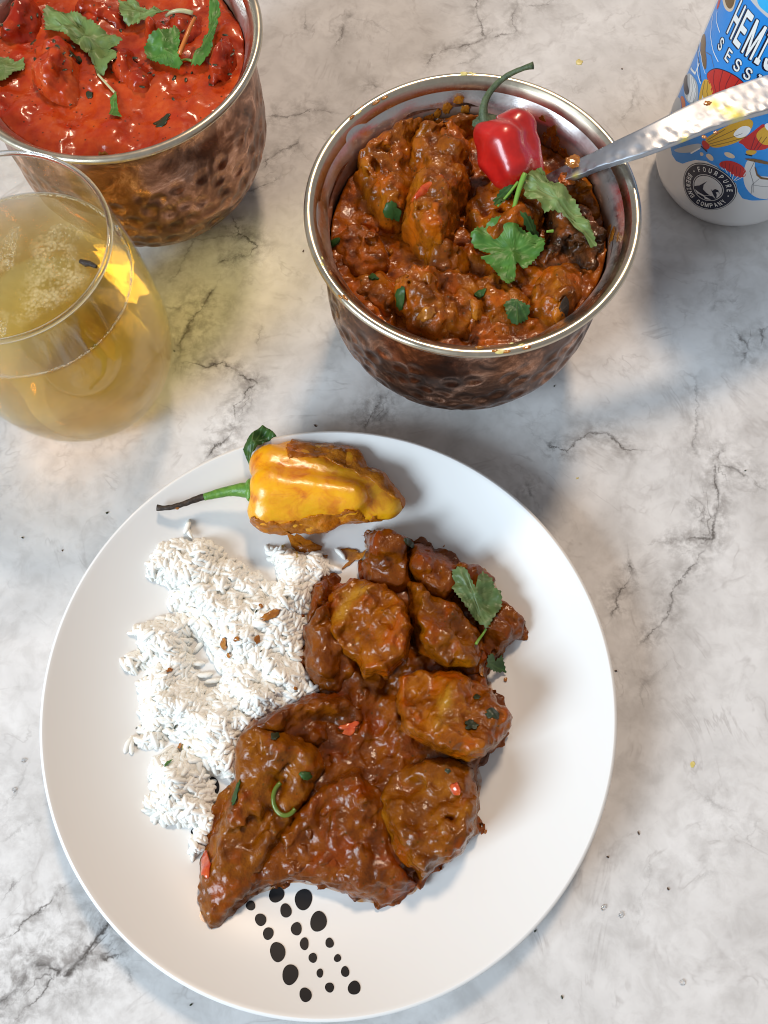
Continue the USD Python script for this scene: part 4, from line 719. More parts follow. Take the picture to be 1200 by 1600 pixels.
plate_piece('meat_chunk', 'long pointed sauced meat strip running to the lower left tip of the curry', 'meat', [(372, 1150), (400, 1125), (450, 1140), (500, 1170), (512, 1200), (482, 1245), (456, 1290), (426, 1340), (400, 1390), (345, 1442), (325, 1456), (312, 1420), (310, 1370), (335, 1300), (365, 1220), (370, 1180)], .0045, .0125, .008, 'curry_light', ridges=[([(330, 1440), (345, 1340), (400, 1200)], .0022, .004), ([(420, 1310), (480, 1190)], .0018, .004)], dents=[([(385, 1330), (440, 1230)], .0024, .004)], seed=11)
plate_piece('meat_chunk', 'rounded sauced meat lobe at the lower right corner of the rice', 'meat', [(392, 1140), (440, 1103), (490, 1083), (540, 1085), (572, 1110), (562, 1150), (510, 1175), (450, 1155)], .0045, .0120, .006, ridges=[([(400, 1150), (450, 1115), (555, 1100), (565, 1140)], .0018, .003)], dents=[([(525, 1140)], .003, .005)], seed=12)
plate_piece('meat_chunk', 'big shiny sauced meat piece at the lower right end of the curry', 'meat', [(588, 1240), (618, 1200), (660, 1180), (705, 1180), (742, 1200), (749, 1250), (746, 1300), (715, 1337), (660, 1372), (630, 1352), (600, 1300)], .005, .0165, .008, 'curry_light', ridges=[([(610, 1240), (640, 1300), (720, 1310)], .002, .004), ([(640, 1215), (700, 1190)], .0015, .003)], dents=[([(690, 1245)], .001, .006)], seed=13)
plate_piece('meat_chunk', 'broad low sauced meat piece along the bottom edge of the curry above the printed dots', 'meat', [(432, 1300), (500, 1225), (560, 1195), (612, 1250), (622, 1330), (652, 1382), (600, 1412), (540, 1397), (490, 1378), (440, 1368)], .0045, .0110, .009, ridges=[([(470, 1350), (560, 1330), (620, 1395)], .0016, .004)], dents=[([(530, 1260)], .0015, .006)], seed=14)
bit('pepper_piece', 548, 1138, HP, .0030, 'tomato', 'small red pepper piece in the dark hollow at the middle of the curry', 'pepper piece', scale=(1.3, .6, .4), rot=.2)
bit('pepper_piece', 711, 1233, HP, .0021, 'tomato', 'small red pepper piece on the big lower right meat piece', 'pepper piece', scale=(.8, 1, .45), rot=.3, seed=2)
bit('pepper_piece', 320, 1352, HP, .0028, 'tomato', 'red pepper skin on the left edge of the pointed meat strip', 'pepper piece', scale=(.7, 1.4, .5), rot=.2, seed=3)
th = np.linspace(2.0, 5.6, 16); o = poly_at([(447, 1247)], .0165)[0]
ringp = np.c_[o[0] + .0042 * np.cos(th), o[1] + .0055 * np.sin(th)]
obj('chilli_ring', tube(np.c_[ringp, HP.at(ringp, 5, 2) + .0004], .0008, 8), M['chilli_slice'], label='curved green chilli slice on the left meat strip', cat='chilli slice')
bit('herb_leaf', 478, 1212, HP, .0022, 'leaf_dark', 'dark green herb bit beside the curved green chilli slice', 'herb bit', seed=4)
bit('herb_leaf', 368, 1240, HP, .0022, 'leaf_dark', 'dark green herb bit at the left edge of the curry beside the printed dots', 'herb bit', scale=(.5, 1.8, .4), rot=-.3, seed=5)
for i, (x, y, r) in enumerate([(736, 1133, .0020), (770, 1115, .0024), (745, 1088, .0012), (430, 1150, .0014), (700, 1205, .0010), (640, 848, .0020)]):
    bit('herb_leaf', x, y, HP, r, 'herb', ['dark herb speck in the middle of the blocky potato', 'dark herb patch on the right face of the blocky potato', 'dark herb speck on top of the blocky potato', 'dark herb speck on the lobe below the rice', 'dark herb speck above the big lower right meat piece', 'dark herb speck at the right of the topmost curry piece'][i], 'herb bit', seed=20 + i, scale=(1, .8, .3))
bit('sauce_crumb', 698, 846, HP, .0022, 'stain', 'curry crumb on the plate above the coriander leaf', 'crumb', scale=(1.2, .8, .6), rot=.6, seed=7)
bit('sauce_crumb', 672, 834, HP, .0012, 'stain', 'tiny curry drop left of the curry crumb near the plate top', 'crumb', scale=(1.2, .8, .5), seed=8)
bit('sauce_crumb', 752, 1048, HP, .0016, 'stain', 'orange sauce drop by the small leaf at the right of the curry', 'crumb', scale=(.8, 1.2, .5), seed=9)
for i, (x, y, r, sc_) in enumerate([(505, 870, .0013, (1.5, .6, .2)), (545, 880, .0016, (1.8, .5, .15)), (790, 1062, .0009, (1, .8, .3)), (296, 1385, .0008, (1, .8, .3)), (760, 1300, .0010, (1, .7, .25)), (690, 1395, .0008, (1.4, .7, .25)), (905, 1065, .0007, (1.6, .6, .1))]):
    bit('sauce_crumb', x, y, HP, r, 'stain' if i < 6 else 'turmeric', ['curry smear between the yellow chilli and the rice', 'thin curry streak right of the rice grains under the chilli', 'small sauce drop right of the blocky potato', 'tiny sauce drop left of the pointed meat strip', 'small sauce drop right of the shiny lower meat piece', 'tiny sauce drop below the curry', 'faint yellow smear near the right plate rim'][i], 'sauce drop', scale=sc_, rot=i * .7, seed=700 + i)
Zc = lambda p: zo(440, 820, 3.0, p)
leaf('coriander_leaf', Zc([(800, 215), (835, 195), (860, 210), (890, 265), (930, 335), (946, 372), (948, 310), (920, 245), (945, 215), (985, 245), (1000, 290), (1030, 310), (1035, 380), (990, 440), (962, 488), (920, 460), (880, 410), (850, 365), (800, 300)]), 'leaf_grey', HP, 'lobed green coriander leaf lying on the right of the plated curry', base=Zc([(960, 488)])[0], seed=3, tilt=(.10, 0), curl=.0014, drape=.7,
     stalk=Zc([(960, 486), (945, 510), (920, 545), (905, 570)]))
leaf('coriander_leaf', Zc([(958, 625), (985, 605), (1000, 640), (1035, 610), (1050, 640), (1065, 680), (1000, 685), (955, 672)]), 'leaf_dark', HP, 'small dark coriander leaf tip on the plate at the right edge of the curry', base=Zc([(957, 650)])[0], seed=5, curl=.0006)

# ------------------------------------------------------------------ the yellow chilli on the plate
Zp = lambda p: zo(220, 650, 2.727, p)
def P3(x, y, z): z += .0042; return np.array([*poly_at(Zp([(x, y)]), z)[0], z])
yl = thing('yellow_scotch_bonnet', 'yellow scotch bonnet chilli smeared with curry sauce at the top of the plate', 'chilli')
parts = [((545, 395, .0135), (1045, 390, .0115), .0080, .0048), ((560, 215, .0145), (985, 300, .0130), .0086, .0062), ((560, 310, .0175), (900, 350, .0175), .0090, .0065), ((640, 180, .0105), (880, 210, .0110), .0070, .0070), ((560, 430, .0100), (780, 440, .0100), .0060, .0050), ((985, 300, .0130), (1070, 370, .0110), .0060, .0046)]
caps = [(P3(*a), P3(*b), ra, rb) for a, b, ra, rb in parts]
allp = np.array([c for k in caps for c in k[:2]]); lo, hi = allp.min(0) - .013, allp.max(0) + .013; lo[2] = .003
Pg, org = vgrid(lo, hi, .0005)
f = None
for a, b, ra, rb in caps:
    d = sd_caps(Pg, a, b, ra, rb); f = d if f is None else smin(f, d, .0026)
st = P3(470, 325, .0150); ax = P3(1045, 370, .0130) - st; ax /= np.linalg.norm(ax)
f = smax(f, -(np.linalg.norm(Pg - (st - ax * .0035), axis=-1) - .0062), .002)
zfloor = plate_z(np.hypot(Pg[..., 0] - PX, Pg[..., 1] - PY))
f = f + .0004 * sfb(Pg / .007, 2, 8) + .00012 * sfb(Pg / .0015, 2, 9)
fy = smax(f, zfloor + .0001 - Pg[..., 2], .001)
m = relax(surface_nets(fy, org, .0005), 2); HP.add(m)
obj('chilli_flesh', m, M['bonnet_yellow'], yl)
reg = Polygon(poly_at(Zp([(640, 80), (760, 70), (900, 110), (1140, 250), (1140, 420), (1100, 350), (1010, 300), (930, 255), (850, 215), (790, 190), (720, 185), (640, 205), (622, 150)]), .022))
reg2 = Polygon(poly_at(Zp([(430, 440), (520, 470), (640, 480), (720, 455), (900, 440), (1040, 450), (1000, 520), (600, 540), (470, 520)]), .014))
xy = Pg[:, :, 0, :2]; j = np.stack([sfb(np.c_[xy.reshape(-1, 2) * 350, np.full(xy[..., 0].size, s)], 3, 40 + s) for s in (1, 2)], -1).reshape(xy.shape) * .0011
sdm = -np.maximum(poly_sd(xy + j, np.array(reg.exterior.coords)), poly_sd(xy + j, np.array(reg2.exterior.coords)))
fs = np.maximum(np.maximum(f - .00035 + .0010 * sfb(Pg / .0032, 3, 13), sdm[:, :, None]), zfloor + .0001 - Pg[..., 2])
fs = np.maximum(fs, -(f + .0012))
m = relax(surface_nets(fs, org, .0005), 1); HP.add(m)
obj('sauce_coating', m, M['pepper_sauce'], yl)
sp = spline([P3(480, 320, .0150), P3(420, 315, .0150), P3(350, 325, .0145), P3(270, 345, .0140)], 24)
obj('green_stalk', cat([tube(sp, np.interp(np.arange(24), [0, 3, 10, 23], [.0042, .0031, .0021, .0014]), 16, .12, 3), blob(P3(468, 318, .0150), .0046, 4, .15, 3, (.5, 1, .9))]), M['pepper_stem'], yl)
sp = spline([P3(300, 340, .0140), P3(250, 350, .0142), P3(180, 375, .0146), P3(70, 390, .0150)], 24)
obj('burnt_stalk_tip', cat([tube(sp, np.interp(np.arange(24), [0, 6, 20, 23], [.00135, .0012, .0009, .0012]), 12, .35, 6)]), M['burnt'], yl)
bit('sauce_drip', *Zp([(148, 388)])[0], HP, .0012, 'stain', '', '', parent=yl, z=.0192, seed=3)
leafp = Zp([(432, 135), (455, 100), (520, 44), (555, 62), (582, 95), (545, 108), (500, 130), (470, 160), (457, 200), (445, 170)])
leaf('dark_herb_leaf', leafp, 'leaf_dark', HP, 'curled dark green leaf standing up behind the yellow chilli', z0=.0215, tilt=(.2, .25), curl=.002, base=Zp([(457, 198)])[0], seed=9, jag=.00005)
bit('sauce_crumb', *Zp([(700, 540)])[0], HP, .0042, 'pepper_sauce', 'blob of sauce under the yellow chilli on the first rice grains', 'sauce', scale=(1.4, .6, .75), rot=-.3, seed=14)
bit('sauce_crumb', *Zp([(900, 590)])[0], HP, .0034, 'stain', 'orange sauce smear on the plate between chilli and curry', 'sauce', scale=(1.6, .7, .12), rot=-.2, seed=15)

# ------------------------------------------------------------------ rice
Zr = lambda p: zo(180, 820, 2.963, p)
rice_out = poly_at(Zr([(150, 200), (215, 110), (300, 80), (400, 72), (470, 90), (510, 150), (590, 180), (610, 215), (640, 200), (690, 255), (745, 245), (740, 195), (700, 130), (655, 85), (760, 95), (860, 120), (950, 110), (985, 180), (980, 235), (930, 290), (935, 350), (900, 450), (880, 500), (900, 640), (975, 760), (850, 890), (760, 920), (660, 970), (590, 1060), (570, 1190), (500, 1180), (430, 1150), (440, 1250), (490, 1340), (475, 1400), (405, 1530), (335, 1545), (325, 1480), (370, 1400), (300, 1400), (200, 1395), (115, 1310), (150, 1230), (135, 1100), (210, 1045), (300, 1045), (300, 1000), (210, 990), (190, 1032), (45, 1032), (100, 960), (95, 830), (90, 740), (150, 640), (40, 690), (35, 600), (105, 585), (78, 480), (170, 435), (250, 415), (310, 400), (235, 370), (255, 290), (150, 240)]), .008)
rice_poly = Polygon(rice_out).buffer(0)
hole = Polygon(poly_at(Zr([(345, 515), (400, 540), (450, 640), (490, 680), (480, 740), (425, 775), (375, 735), (355, 640)]), .006)).buffer(0); rice_poly = rice_poly.difference(hole)
xs_ = np.arange(rice_poly.bounds[0] - .003, rice_poly.bounds[2] + .003, .0005); ys_ = np.arange(rice_poly.bounds[1] - .003, rice_poly.bounds[3] + .003, .0005)
rx, ry = np.meshgrid(xs_, ys_, indexing='ij'); rxy = np.stack([rx, ry], -1)
q = shapely.points(rxy.reshape(-1, 2)); shapely.prepare(rice_poly)
rd = np.where(shapely.contains_xy(rice_poly, rx.ravel(), ry.ravel()), 1, -1) * shapely.distance(rice_poly.boundary, q); rd = rd.reshape(rx.shape)
rough = sfb(np.c_[rxy.reshape(-1, 2) * 130, np.zeros(rx.size)], 3, 31).reshape(rx.shape)
rh = np.clip(rd / .011, 0, 1) ** .6 * (.0080 + .0050 * rough)
zpl = plate_z(np.hypot(rx - PX, ry - PY))
P, org = vgrid((xs_[0], ys_[0], .002), (xs_[-1], ys_[-1], .019), .0007)
rhi = ndimage.map_coordinates(zpl + rh - .0004, ((P[:, :, 0, :2] - [xs_[0], ys_[0]]) / .0005).reshape(-1, 2).T, order=1, mode='nearest').reshape(P.shape[:2]); rdi = ndimage.map_coordinates(rd, ((P[:, :, 0, :2] - [xs_[0], ys_[0]]) / .0005).reshape(-1, 2).T, order=1, mode='nearest').reshape(P.shape[:2])
fr = np.maximum(np.maximum(P[..., 2] - rhi[:, :, None], .0012 - rdi[:, :, None]) * .8, .0034 - P[..., 2]) + .0008 * sfb(P / .0022, 2, 33)
fr[0], fr[-1], fr[:, 0], fr[:, -1], fr[:, :, 0], fr[:, :, -1] = (1,) * 6
ricecore = relax(surface_nets(fr, org, .0007), 1)
rice_bed = thing('rice_mound', 'fluffy mound of white cooked rice on the left of the plate', 'rice', kind='stuff')
obj('packed_rice', ricecore, M['rice'], rice_bed)
HR = Heights((PX - PR, PY - PR), (PX + PR, PY + PR), FZ); HR.z = HP.z.copy(); HR.add(ricecore)
def grain(seed):
    n, k = 8, 8; L_, r0 = .0059, .00110; t = np.linspace(-1, 1, k); g_ = np.random.default_rng(seed); bend = g_.uniform(-.00045, .00045)
    vs_ = []
    for u in t:
        r = r0 * (1 - abs(u) ** 3.2 * .72) * (1 + .08 * g_.normal()); a = np.arange(n) / n * 2 * math.pi
        vs_.append(np.stack([np.full(n, u * L_ / 2), r * np.cos(a) + bend * (1 - u * u), r * .86 * np.sin(a)], 1))
    v = np.concatenate(vs_ + [np.array([[-L_ / 2 - .0002, 0, 0], [L_ / 2 + .0002, 0, 0]])]); a = np.arange(n); e = len(v)
    f = np.vstack([grid_faces(k, n, True), np.stack([a, (a + 1) % n, np.full(n, e - 2)], 1)[:, ::-1], np.stack([(k - 1) * n + a, (k - 1) * n + (a + 1) % n, np.full(n, e - 1)], 1)])
    m = TM(v, f)
    return m if m.volume > 0 else TM(v, f[:, ::-1])
GV = [grain(100 + i) for i in range(6)]
UsdGeom.Scope.Define(stage, '/World/Looks')
def classgrain(i, mname):
    path = f'/World/Looks/rice_grain_{mname}_{i}'
    c = stage.CreateClassPrim(path); c.SetTypeName('Xform')
    usdkit.mesh(stage, path + '/grain', GV[i], M[mname], smooth=True); return path
g = np.random.default_rng(77); cand = []
rim_pts = []
gsd = np.gradient(ndimage.gaussian_filter(zpl + rh, 2), .0005)
while len(cand) < 4300:
    x, y = g.uniform(rice_poly.bounds[0], rice_poly.bounds[2]), g.uniform(rice_poly.bounds[1], rice_poly.bounds[3])
    i, jx = int((x - xs_[0]) / .0005), int((y - ys_[0]) / .0005)
    if rd[i, jx] < .0004: continue
    up_ = g.uniform(); z = (zpl[i, jx] + .0008) if rd[i, jx] < .002 else zpl[i, jx] + rh[i, jx] - .0010 + .0017 * up_
    z = max(z, zpl[i, jx] + .0008)
    ang = g.uniform(0, 2 * math.pi); sl = gsd[0][i, jx] * math.cos(ang) + gsd[1][i, jx] * math.sin(ang)
    pit = math.atan(np.clip(sl, -1, 1)) + g.normal(0, .17) * (1 if rd[i, jx] > .002 else .25); cand.append((x, y, z, ang, pit, (g.uniform(.62, 1.12), g.uniform(.88, 1.05)), g.integers(6), up_ + (rd[i, jx] < .0025) * .4))
for x, y in Zr([(345, 25), (352, 45), (45, 650), (95, 620), (1015, 195), (1040, 130), (985, 190), (60, 1020), (95, 500), (420, 90), (375, 640), (410, 690), (380, 560), (445, 720), (360, 1520), (425, 1470)]):
    p = poly_at([(x, y)], .006)[0]; cand.append((p[0], p[1], float(plate_z(np.hypot(p[0] - PX, p[1] - PY))) + .0009, g.uniform(0, 3), 0., (1., 1.), g.integers(6), 9.))
def gmat(c):
    x, y, z, ang, pit, s, v, u = c
    R = trimesh.transformations.euler_matrix(0, 0, ang) @ trimesh.transformations.euler_matrix(0, -pit, 0) @ trimesh.transformations.euler_matrix(g.uniform(0, 6), 0, 0)
    R[:3, :3] = R[:3, :3] @ np.diag([s[0], s[1], s[1]]); R[:3, 3] = (x, y, z); return R
def blocked(c): return False
HPd = ndimage.grey_dilation(HP.z, size=(3, 3))
cz = HP.at(np.array([c[:2] for c in cand]), 3)
order = sorted([i for i, c in enumerate(cand) if c[2] > cz[i] - .0004], key=lambda i: -cand[i][7])
cls = {}
stained = np.array(poly_at(Zr([(720, 420), (500, 545), (520, 575), (560, 530), (660, 535), (525, 605), (250, 670), (700, 330), (880, 190), (850, 140), (780, 90), (930, 240), (300, 1025), (830, 755), (770, 110), (900, 230)]), .012))
for n_, i in enumerate(order[:300]):
    c = cand[i]; st_ = np.linalg.norm(stained - np.array(c[:2]), axis=1).min() < .0022
    key = (int(c[6]), 'rice_stained' if st_ else 'rice')
    if key not in cls: cls[key] = classgrain(*key)
    path = '/World/' + uname('/World', 'rice_grain'); xf = UsdGeom.Xform.Define(stage, path)
    xf.AddTransformOp().Set(Gf.Matrix4d(*[float(t) for t in gmat(c).T.ravel()]))
    xf.GetPrim().GetReferences().AddInternalReference(cls[key]); xf.GetPrim().SetInstanceable(True)
    if st_: meta(xf.GetPrim(), 'white rice grain stained orange by curry sauce on the rice mound', 'rice grain', 'stained rice grains')
    else: meta(xf.GetPrim(), 'single white cooked rice grain lying loose on the rice mound', 'rice grain', 'loose rice grains on the mound')
rest = []
for i in order[300:]:
    m = GV[int(cand[i][6])].copy(); m.apply_transform(gmat(cand[i])); rest.append(m)
rest = cat(rest); obj('more_grains', rest, M['rice'], rice_bed, kind='stuff'); HR.add(rest)
for i, (x, y) in enumerate(Zr([(243, 1100), (277, 935), (252, 1258), (97, 942), (675, 584), (652, 400)])):
    bit('herb_speck', x, y, HR, [.0011, .0007, .0005, .0005, .0004, .0005][i], ['leaf', 'herb', 'herb', 'herb', 'herb', 'herb'][i], ['bright green herb flake on the lower left rice', 'dark speck on the middle left of the rice', 'tiny black speck on the lowest rice lump', 'tiny dark speck at the left tip of the rice', 'tiny dark speck at the right of the rice', 'tiny dark speck near the orange grain'][i], 'herb speck', scale=(1.3, .5, .4), rot=.9, seed=50 + i, lift=.0003)
for i, (x, y, r) in enumerate([(720, 418, .0026), (500, 548, .0018), (505, 568, .0012), (560, 530, .0012), (658, 535, .0015), (524, 605, .0010), (250, 672, .0012), (300, 1024, .0011), (675, 375, .0010), (833, 757, .0008)]):
    x, y = Zr([(x, y)])[0]
    bit('sauce_drop', x, y, HR, r, 'stain', ['long orange sauce stain on the rice', 'large orange sauce drop at the rice centre', 'orange drop just below the large one at the rice centre', 'faint orange drop right of the rice centre', 'brown orange drop right of the rice centre nearest the curry', 'small orange drop below the rice centre cluster', 'thin orange fleck on the left rice lump', 'orange drop on the lower left rice edge', 'tiny orange drop above the long stain', 'tiny orange drop on the rice beside the curry lobe'][i], 'sauce drop', scale=(1.5, .5, .3) if i == 0 else (1, .7, .3), rot=.5 + i, seed=70 + i, lift=.0002)

# ------------------------------------------------------------------ curry in the right bowl
B2a = np.array(B2); H2 = Heights(B2a - .06, B2a + .06, .050)
Z3 = lambda p: zo(460, 80, 2.143, p)
def inner_r(z): return np.interp(z, [.0036, .010, .022, .036, .052, .062, .068, .0735, .0775], [.030, .038, .046, .0500, .0502, .0494, .0487, .0492, .0515]) - .0003
def pool(c, level, swell, seed, h=.0007, noise=((.010, .0024), (.004, .0016), (.0016, .0007))):
    P, org = vgrid((c[0] - .052, c[1] - .052, level - .012), (c[0] + .052, c[1] + .052, level + .010), h)
    r = np.hypot(P[..., 0] - c[0], P[..., 1] - c[1]); f = np.maximum((P[..., 2] - level - swell(P[:, :, 0, :2])[:, :, None]) * .8, level - .010 - P[..., 2])
    for k, (s, a) in enumerate(noise): f = f + a * sfb(P / s + seed, 2, seed + k)
    f = np.maximum(f, r - inner_r(P[..., 2]))
    f[0], f[-1], f[:, 0], f[:, -1], f[:, :, 0], f[:, :, -1] = (1,) * 6
    return relax(surface_nets(f, org, h), 1)
m = pool(B2a, .0660, lambda xy: -.0035 * np.exp(-(np.linalg.norm(xy - poly_at(Z3([(340, 690)]), .06)[0], axis=-1) / .012) ** 2) + .0030 * np.clip(-(xy[..., 1] - B2a[1]) / .05, 0, 1), 61)
H2.add(m); obj('curry_sauce', m, M['bowl_sauce'], label='oily dark orange curry sauce filling the bowl with the spoon', cat='sauce')
N2 = ((.0062, .0032), (.0028, .0014), (.0013, .0004))
def bowl_piece(name, label, cat_, pts, zb, hgt, w, mt='bowl_curry', ridges=(), dents=(), seed=0, noise=N2):
    zb += .0035
    pp = np.array(Polygon(poly_at(Z3(pts), zb + hgt * .5)).buffer(.0021).exterior.coords)[:-1]; r = np.linalg.norm(pp - B2a, axis=1); mx = .0490; k = np.minimum(1, mx / r); pp = B2a + (pp - B2a) * k[:, None]
    cv = lambda rs: [([tuple(q) for q in poly_at(Z3(l), zb + hgt)], a, b) for l, a, b in rs]
    m = lump(pp, zb, hgt, w * .8, cv(ridges), cv(dents), noise=noise, seed=seed, bumpy=.45, fibre=seed * 1.9 if cat_ == 'meat' else None)
    rr_ = np.hypot(m.vertices[:, 0] - B2[0], m.vertices[:, 1] - B2[1]); lim = inner_r(m.vertices[:, 2]) - .0004
    over = rr_ > lim; m.vertices[over, :2] = B2a + (m.vertices[over, :2] - B2a) * (lim[over] / rr_[over])[:, None]
    H2.add(m); return obj(name, m, M[mt], label=label, cat=cat_)
bowl_piece('meat_chunk', 'left half of the large meat lump in the bowl with the spoon', 'meat', [(180, 345), (235, 300), (300, 250), (370, 215), (430, 240), (420, 270), (385, 330), (395, 420), (400, 480), (360, 560), (300, 570), (250, 480), (210, 420)], .056, .0170, .009, ridges=[([(250, 330), (370, 250)], .002, .005)], seed=31)
bowl_piece('meat_chunk', 'big rounded meat lump left of the red chilli in the bowl', 'meat', [(380, 275), (440, 255), (520, 258), (565, 280), (585, 345), (590, 420), (550, 530), (490, 680), (440, 672), (375, 600), (380, 520), (400, 430), (375, 340)], .056, .0195, .010, ridges=[([(460, 300), (540, 300)], .002, .005), ([(440, 640), (480, 560)], .002, .004)], dents=[([(470, 390)], .0015, .006)], seed=32)
bowl_piece('meat_chunk', 'small knobbly meat piece at the far wall behind the red chilli stalk', 'meat', [(470, 175), (520, 150), (590, 160), (620, 175), (600, 255), (540, 265), (480, 240)], .058, .0130, .006, seed=33)
bowl_piece('meat_chunk', 'broad meat piece at the near rim of the bowl with the spoon', 'meat', [(340, 800), (400, 755), (480, 745), (600, 745), (650, 800), (640, 870), (570, 960), (470, 965), (390, 930), (350, 870)], .057, .0145, .009, ridges=[([(440, 850), (520, 920)], .002, .003), ([(560, 780), (600, 840)], .002, .003)], seed=34)
bowl_piece('meat_chunk', 'meat piece under the two coriander leaves in the bowl', 'meat', [(560, 510), (620, 470), (690, 450), (760, 460), (830, 540), (800, 600), (720, 650), (660, 670), (600, 620)], .056, .0170, .008, ridges=[([(570, 530), (600, 630)], .002, .003)], seed=35)
bowl_piece('charred_meat', 'dark charred meat piece right of the flat coriander leaf', 'meat', [(850, 545), (900, 525), (970, 565), (1025, 640), (1015, 740), (930, 750), (870, 760), (810, 705), (870, 650)], .056, .0150, .007, 'char', ridges=[([(880, 560), (960, 640)], .003, .003)], dents=[([(960, 690)], .005, .005)], seed=36, noise=((.005, .0030), (.0020, .0018), (.0009, .0006)))
bowl_piece('meat_chunk', 'stringy orange meat piece near the right rim below the charred piece', 'meat', [(835, 720), (900, 715), (975, 745), (985, 820), (930, 900), (870, 935), (800, 880), (800, 820)], .056, .0135, .008, ridges=[([(860, 740), (850, 860)], .002, .0025), ([(900, 740), (940, 860)], .002, .0025)], seed=37)
bowl_piece('meat_chunk', 'reddish sauced piece by the left wall of the bowl with the spoon', 'meat', [(115, 600), (180, 590), (280, 640), (300, 720), (230, 750), (170, 720), (130, 660)], .057, .0085, .006, 'bowl_sauce', seed=38)
bowl_piece('aubergine_piece', 'grey green sauced piece at the middle of the bowl', 'vegetable', [(450, 700), (500, 675), (560, 675), (590, 730), (560, 760), (500, 765), (460, 745)], .058, .0110, .005, 'potato', seed=39)
bowl_piece('meat_chunk', 'small sauced flap stuck at the upper left wall of the bowl with the spoon', 'meat', [(105, 355), (140, 345), (165, 380), (160, 420), (135, 430), (118, 400)], .060, .0090, .004, 'bowl_sauce', seed=40)
bowl_piece('meat_chunk', 'sauced piece beside the tip of the spoon handle in the bowl', 'meat', [(850, 430), (920, 415), (1000, 470), (1010, 550), (960, 540), (880, 500)], .056, .0130, .007, 'bowl_curry', seed=41)
bowl_piece('meat_chunk', 'sauced lump right of the bowl middle below the flat coriander leaf', 'meat', [(600, 800), (680, 760), (760, 800), (800, 880), (740, 930), (650, 930), (620, 870)], .056, .0120, .008, seed=42)
bowl_piece('meat_chunk', 'grainy sauced piece in front of the left wall of the bowl with the spoon', 'meat', [(190, 760), (280, 740), (350, 780), (350, 870), (310, 890), (240, 830)], .057, .0105, .007, seed=43)
Zt = lambda p: zo(500, 100, 4.615, p)
m = lump(poly_at(Zt([(650, 990), (670, 920), (740, 870), (830, 820), (905, 805), (900, 860), (820, 940), (720, 985)]), .0800), .0780, .0042, .0025, seed=44, noise=((.003, .0006),))
H2.add(m); obj('pepper_piece', m, M['tomato'], label='orange red pepper wedge on the big meat lump in the bowl', cat='pepper piece')
for i, (x, y, r, mt, lb) in enumerate([(330, 520, .0024, 'leaf_dark', 'dark green herb bit on the left meat lump in the bowl'), (625, 810, .0018, 'leaf_dark', 'dark green herb bit at the near side below the grey green piece'), (355, 815, .0022, 'leaf_dark', 'dark herb bit on the near meat piece at the left'), (265, 755, .0018, 'leaf_dark', 'dark herb bit near the left wall of the spoon bowl'), (445, 880, .0022, 'stain', 'glossy orange fat drop on the near meat piece'), (318, 670, .0014, 'stain', 'orange drop in the dark hollow left of centre in the bowl'), (610, 860, .0026, 'pepper_sauce', 'orange shred on the near side of the bowl curry'), (890, 890, .0026, 'pepper_sauce', 'orange lump near the right rim of the bowl curry'), (130, 640, .0020, 'leaf_dark', 'green bit against the left inner wall of the bowl'), (905, 850, .0026, 'burnt', 'black shiny chilli bit near the right rim')]):
    bit('curry_bit', *Z3([(x, y)])[0], H2, r, mt, lb, 'curry bit', scale=(1.2, .7, .4), rot=i * .8, seed=90 + i)
G2 = 'coriander leaves on the bowl curry'
leaf('coriander_leaf', Z3([(590, 612), (610, 595), (640, 592), (655, 575), (690, 574), (722, 575), (750, 600), (790, 615), (838, 622), (836, 660), (800, 700), (770, 725), (755, 705), (742, 700), (740, 755), (716, 780), (680, 740), (650, 700), (622, 684), (678, 677), (640, 664), (600, 645)]), 'leaf', H2, 'bright green three lobed coriander leaf lying flat in the middle of the bowl curry', base=Z3([(838, 635)])[0], seed=11, drape=.35, lift=.0022, curl=.0012, stalk=[(*Z3([(836, 635)])[0], .0770), (*Z3([(858, 630)])[0], .0765)])
leaf('coriander_leaf', Z3([(762, 400), (792, 388), (832, 412), (852, 442), (905, 462), (952, 520), (992, 572), (1020, 632), (1000, 636), (960, 582), (920, 552), (880, 535), (838, 542), (812, 520), (790, 500), (772, 510), (764, 450)]), 'leaf_pale', H2, 'long pale green coriander leaf folded below the red chilli', base=Z3([(764, 440)])[0], seed=12, drape=.3, lift=.0035, curl=.0016, tilt=(-.12, .1), stalk=[(*Z3([(735, 530)])[0], .0765), (*Z3([(748, 480)])[0], .0790), (*Z3([(766, 436)])[0], .0810)], stalk_r=.0009)
leaf('coriander_leaf', Z3([(692, 455), (742, 450), (728, 480), (702, 512), (672, 522), (665, 490)]), 'leaf_dark', H2, 'small dark green coriander leaflet at the base of the pale leaf', base=Z3([(740, 452)])[0], seed=13, drape=.5, lift=.002, stalk=[(*Z3([(680, 520)])[0], .0765), (*Z3([(712, 490)])[0], .0775), (*Z3([(745, 455)])[0], .0790)], stalk_r=.0005)
leaf('coriander_leaf', Z3([(700, 850), (722, 832), (745, 835), (790, 858), (782, 892), (742, 912), (716, 892)]), 'leaf_dark', H2, 'small dark coriander leaf half sunk in the near part of the bowl curry', base=Z3([(745, 835)])[0], seed=14, lift=.0003, curl=.0006)
leaf('coriander_leaf', Z3([(745, 578), (800, 585), (830, 605), (800, 612), (765, 600)]), 'leaf_dark', H2, 'sliver of dark green leaf behind the flat bright coriander leaf', base=Z3([(830, 605)])[0], seed=15, lift=.001, curl=.0004)

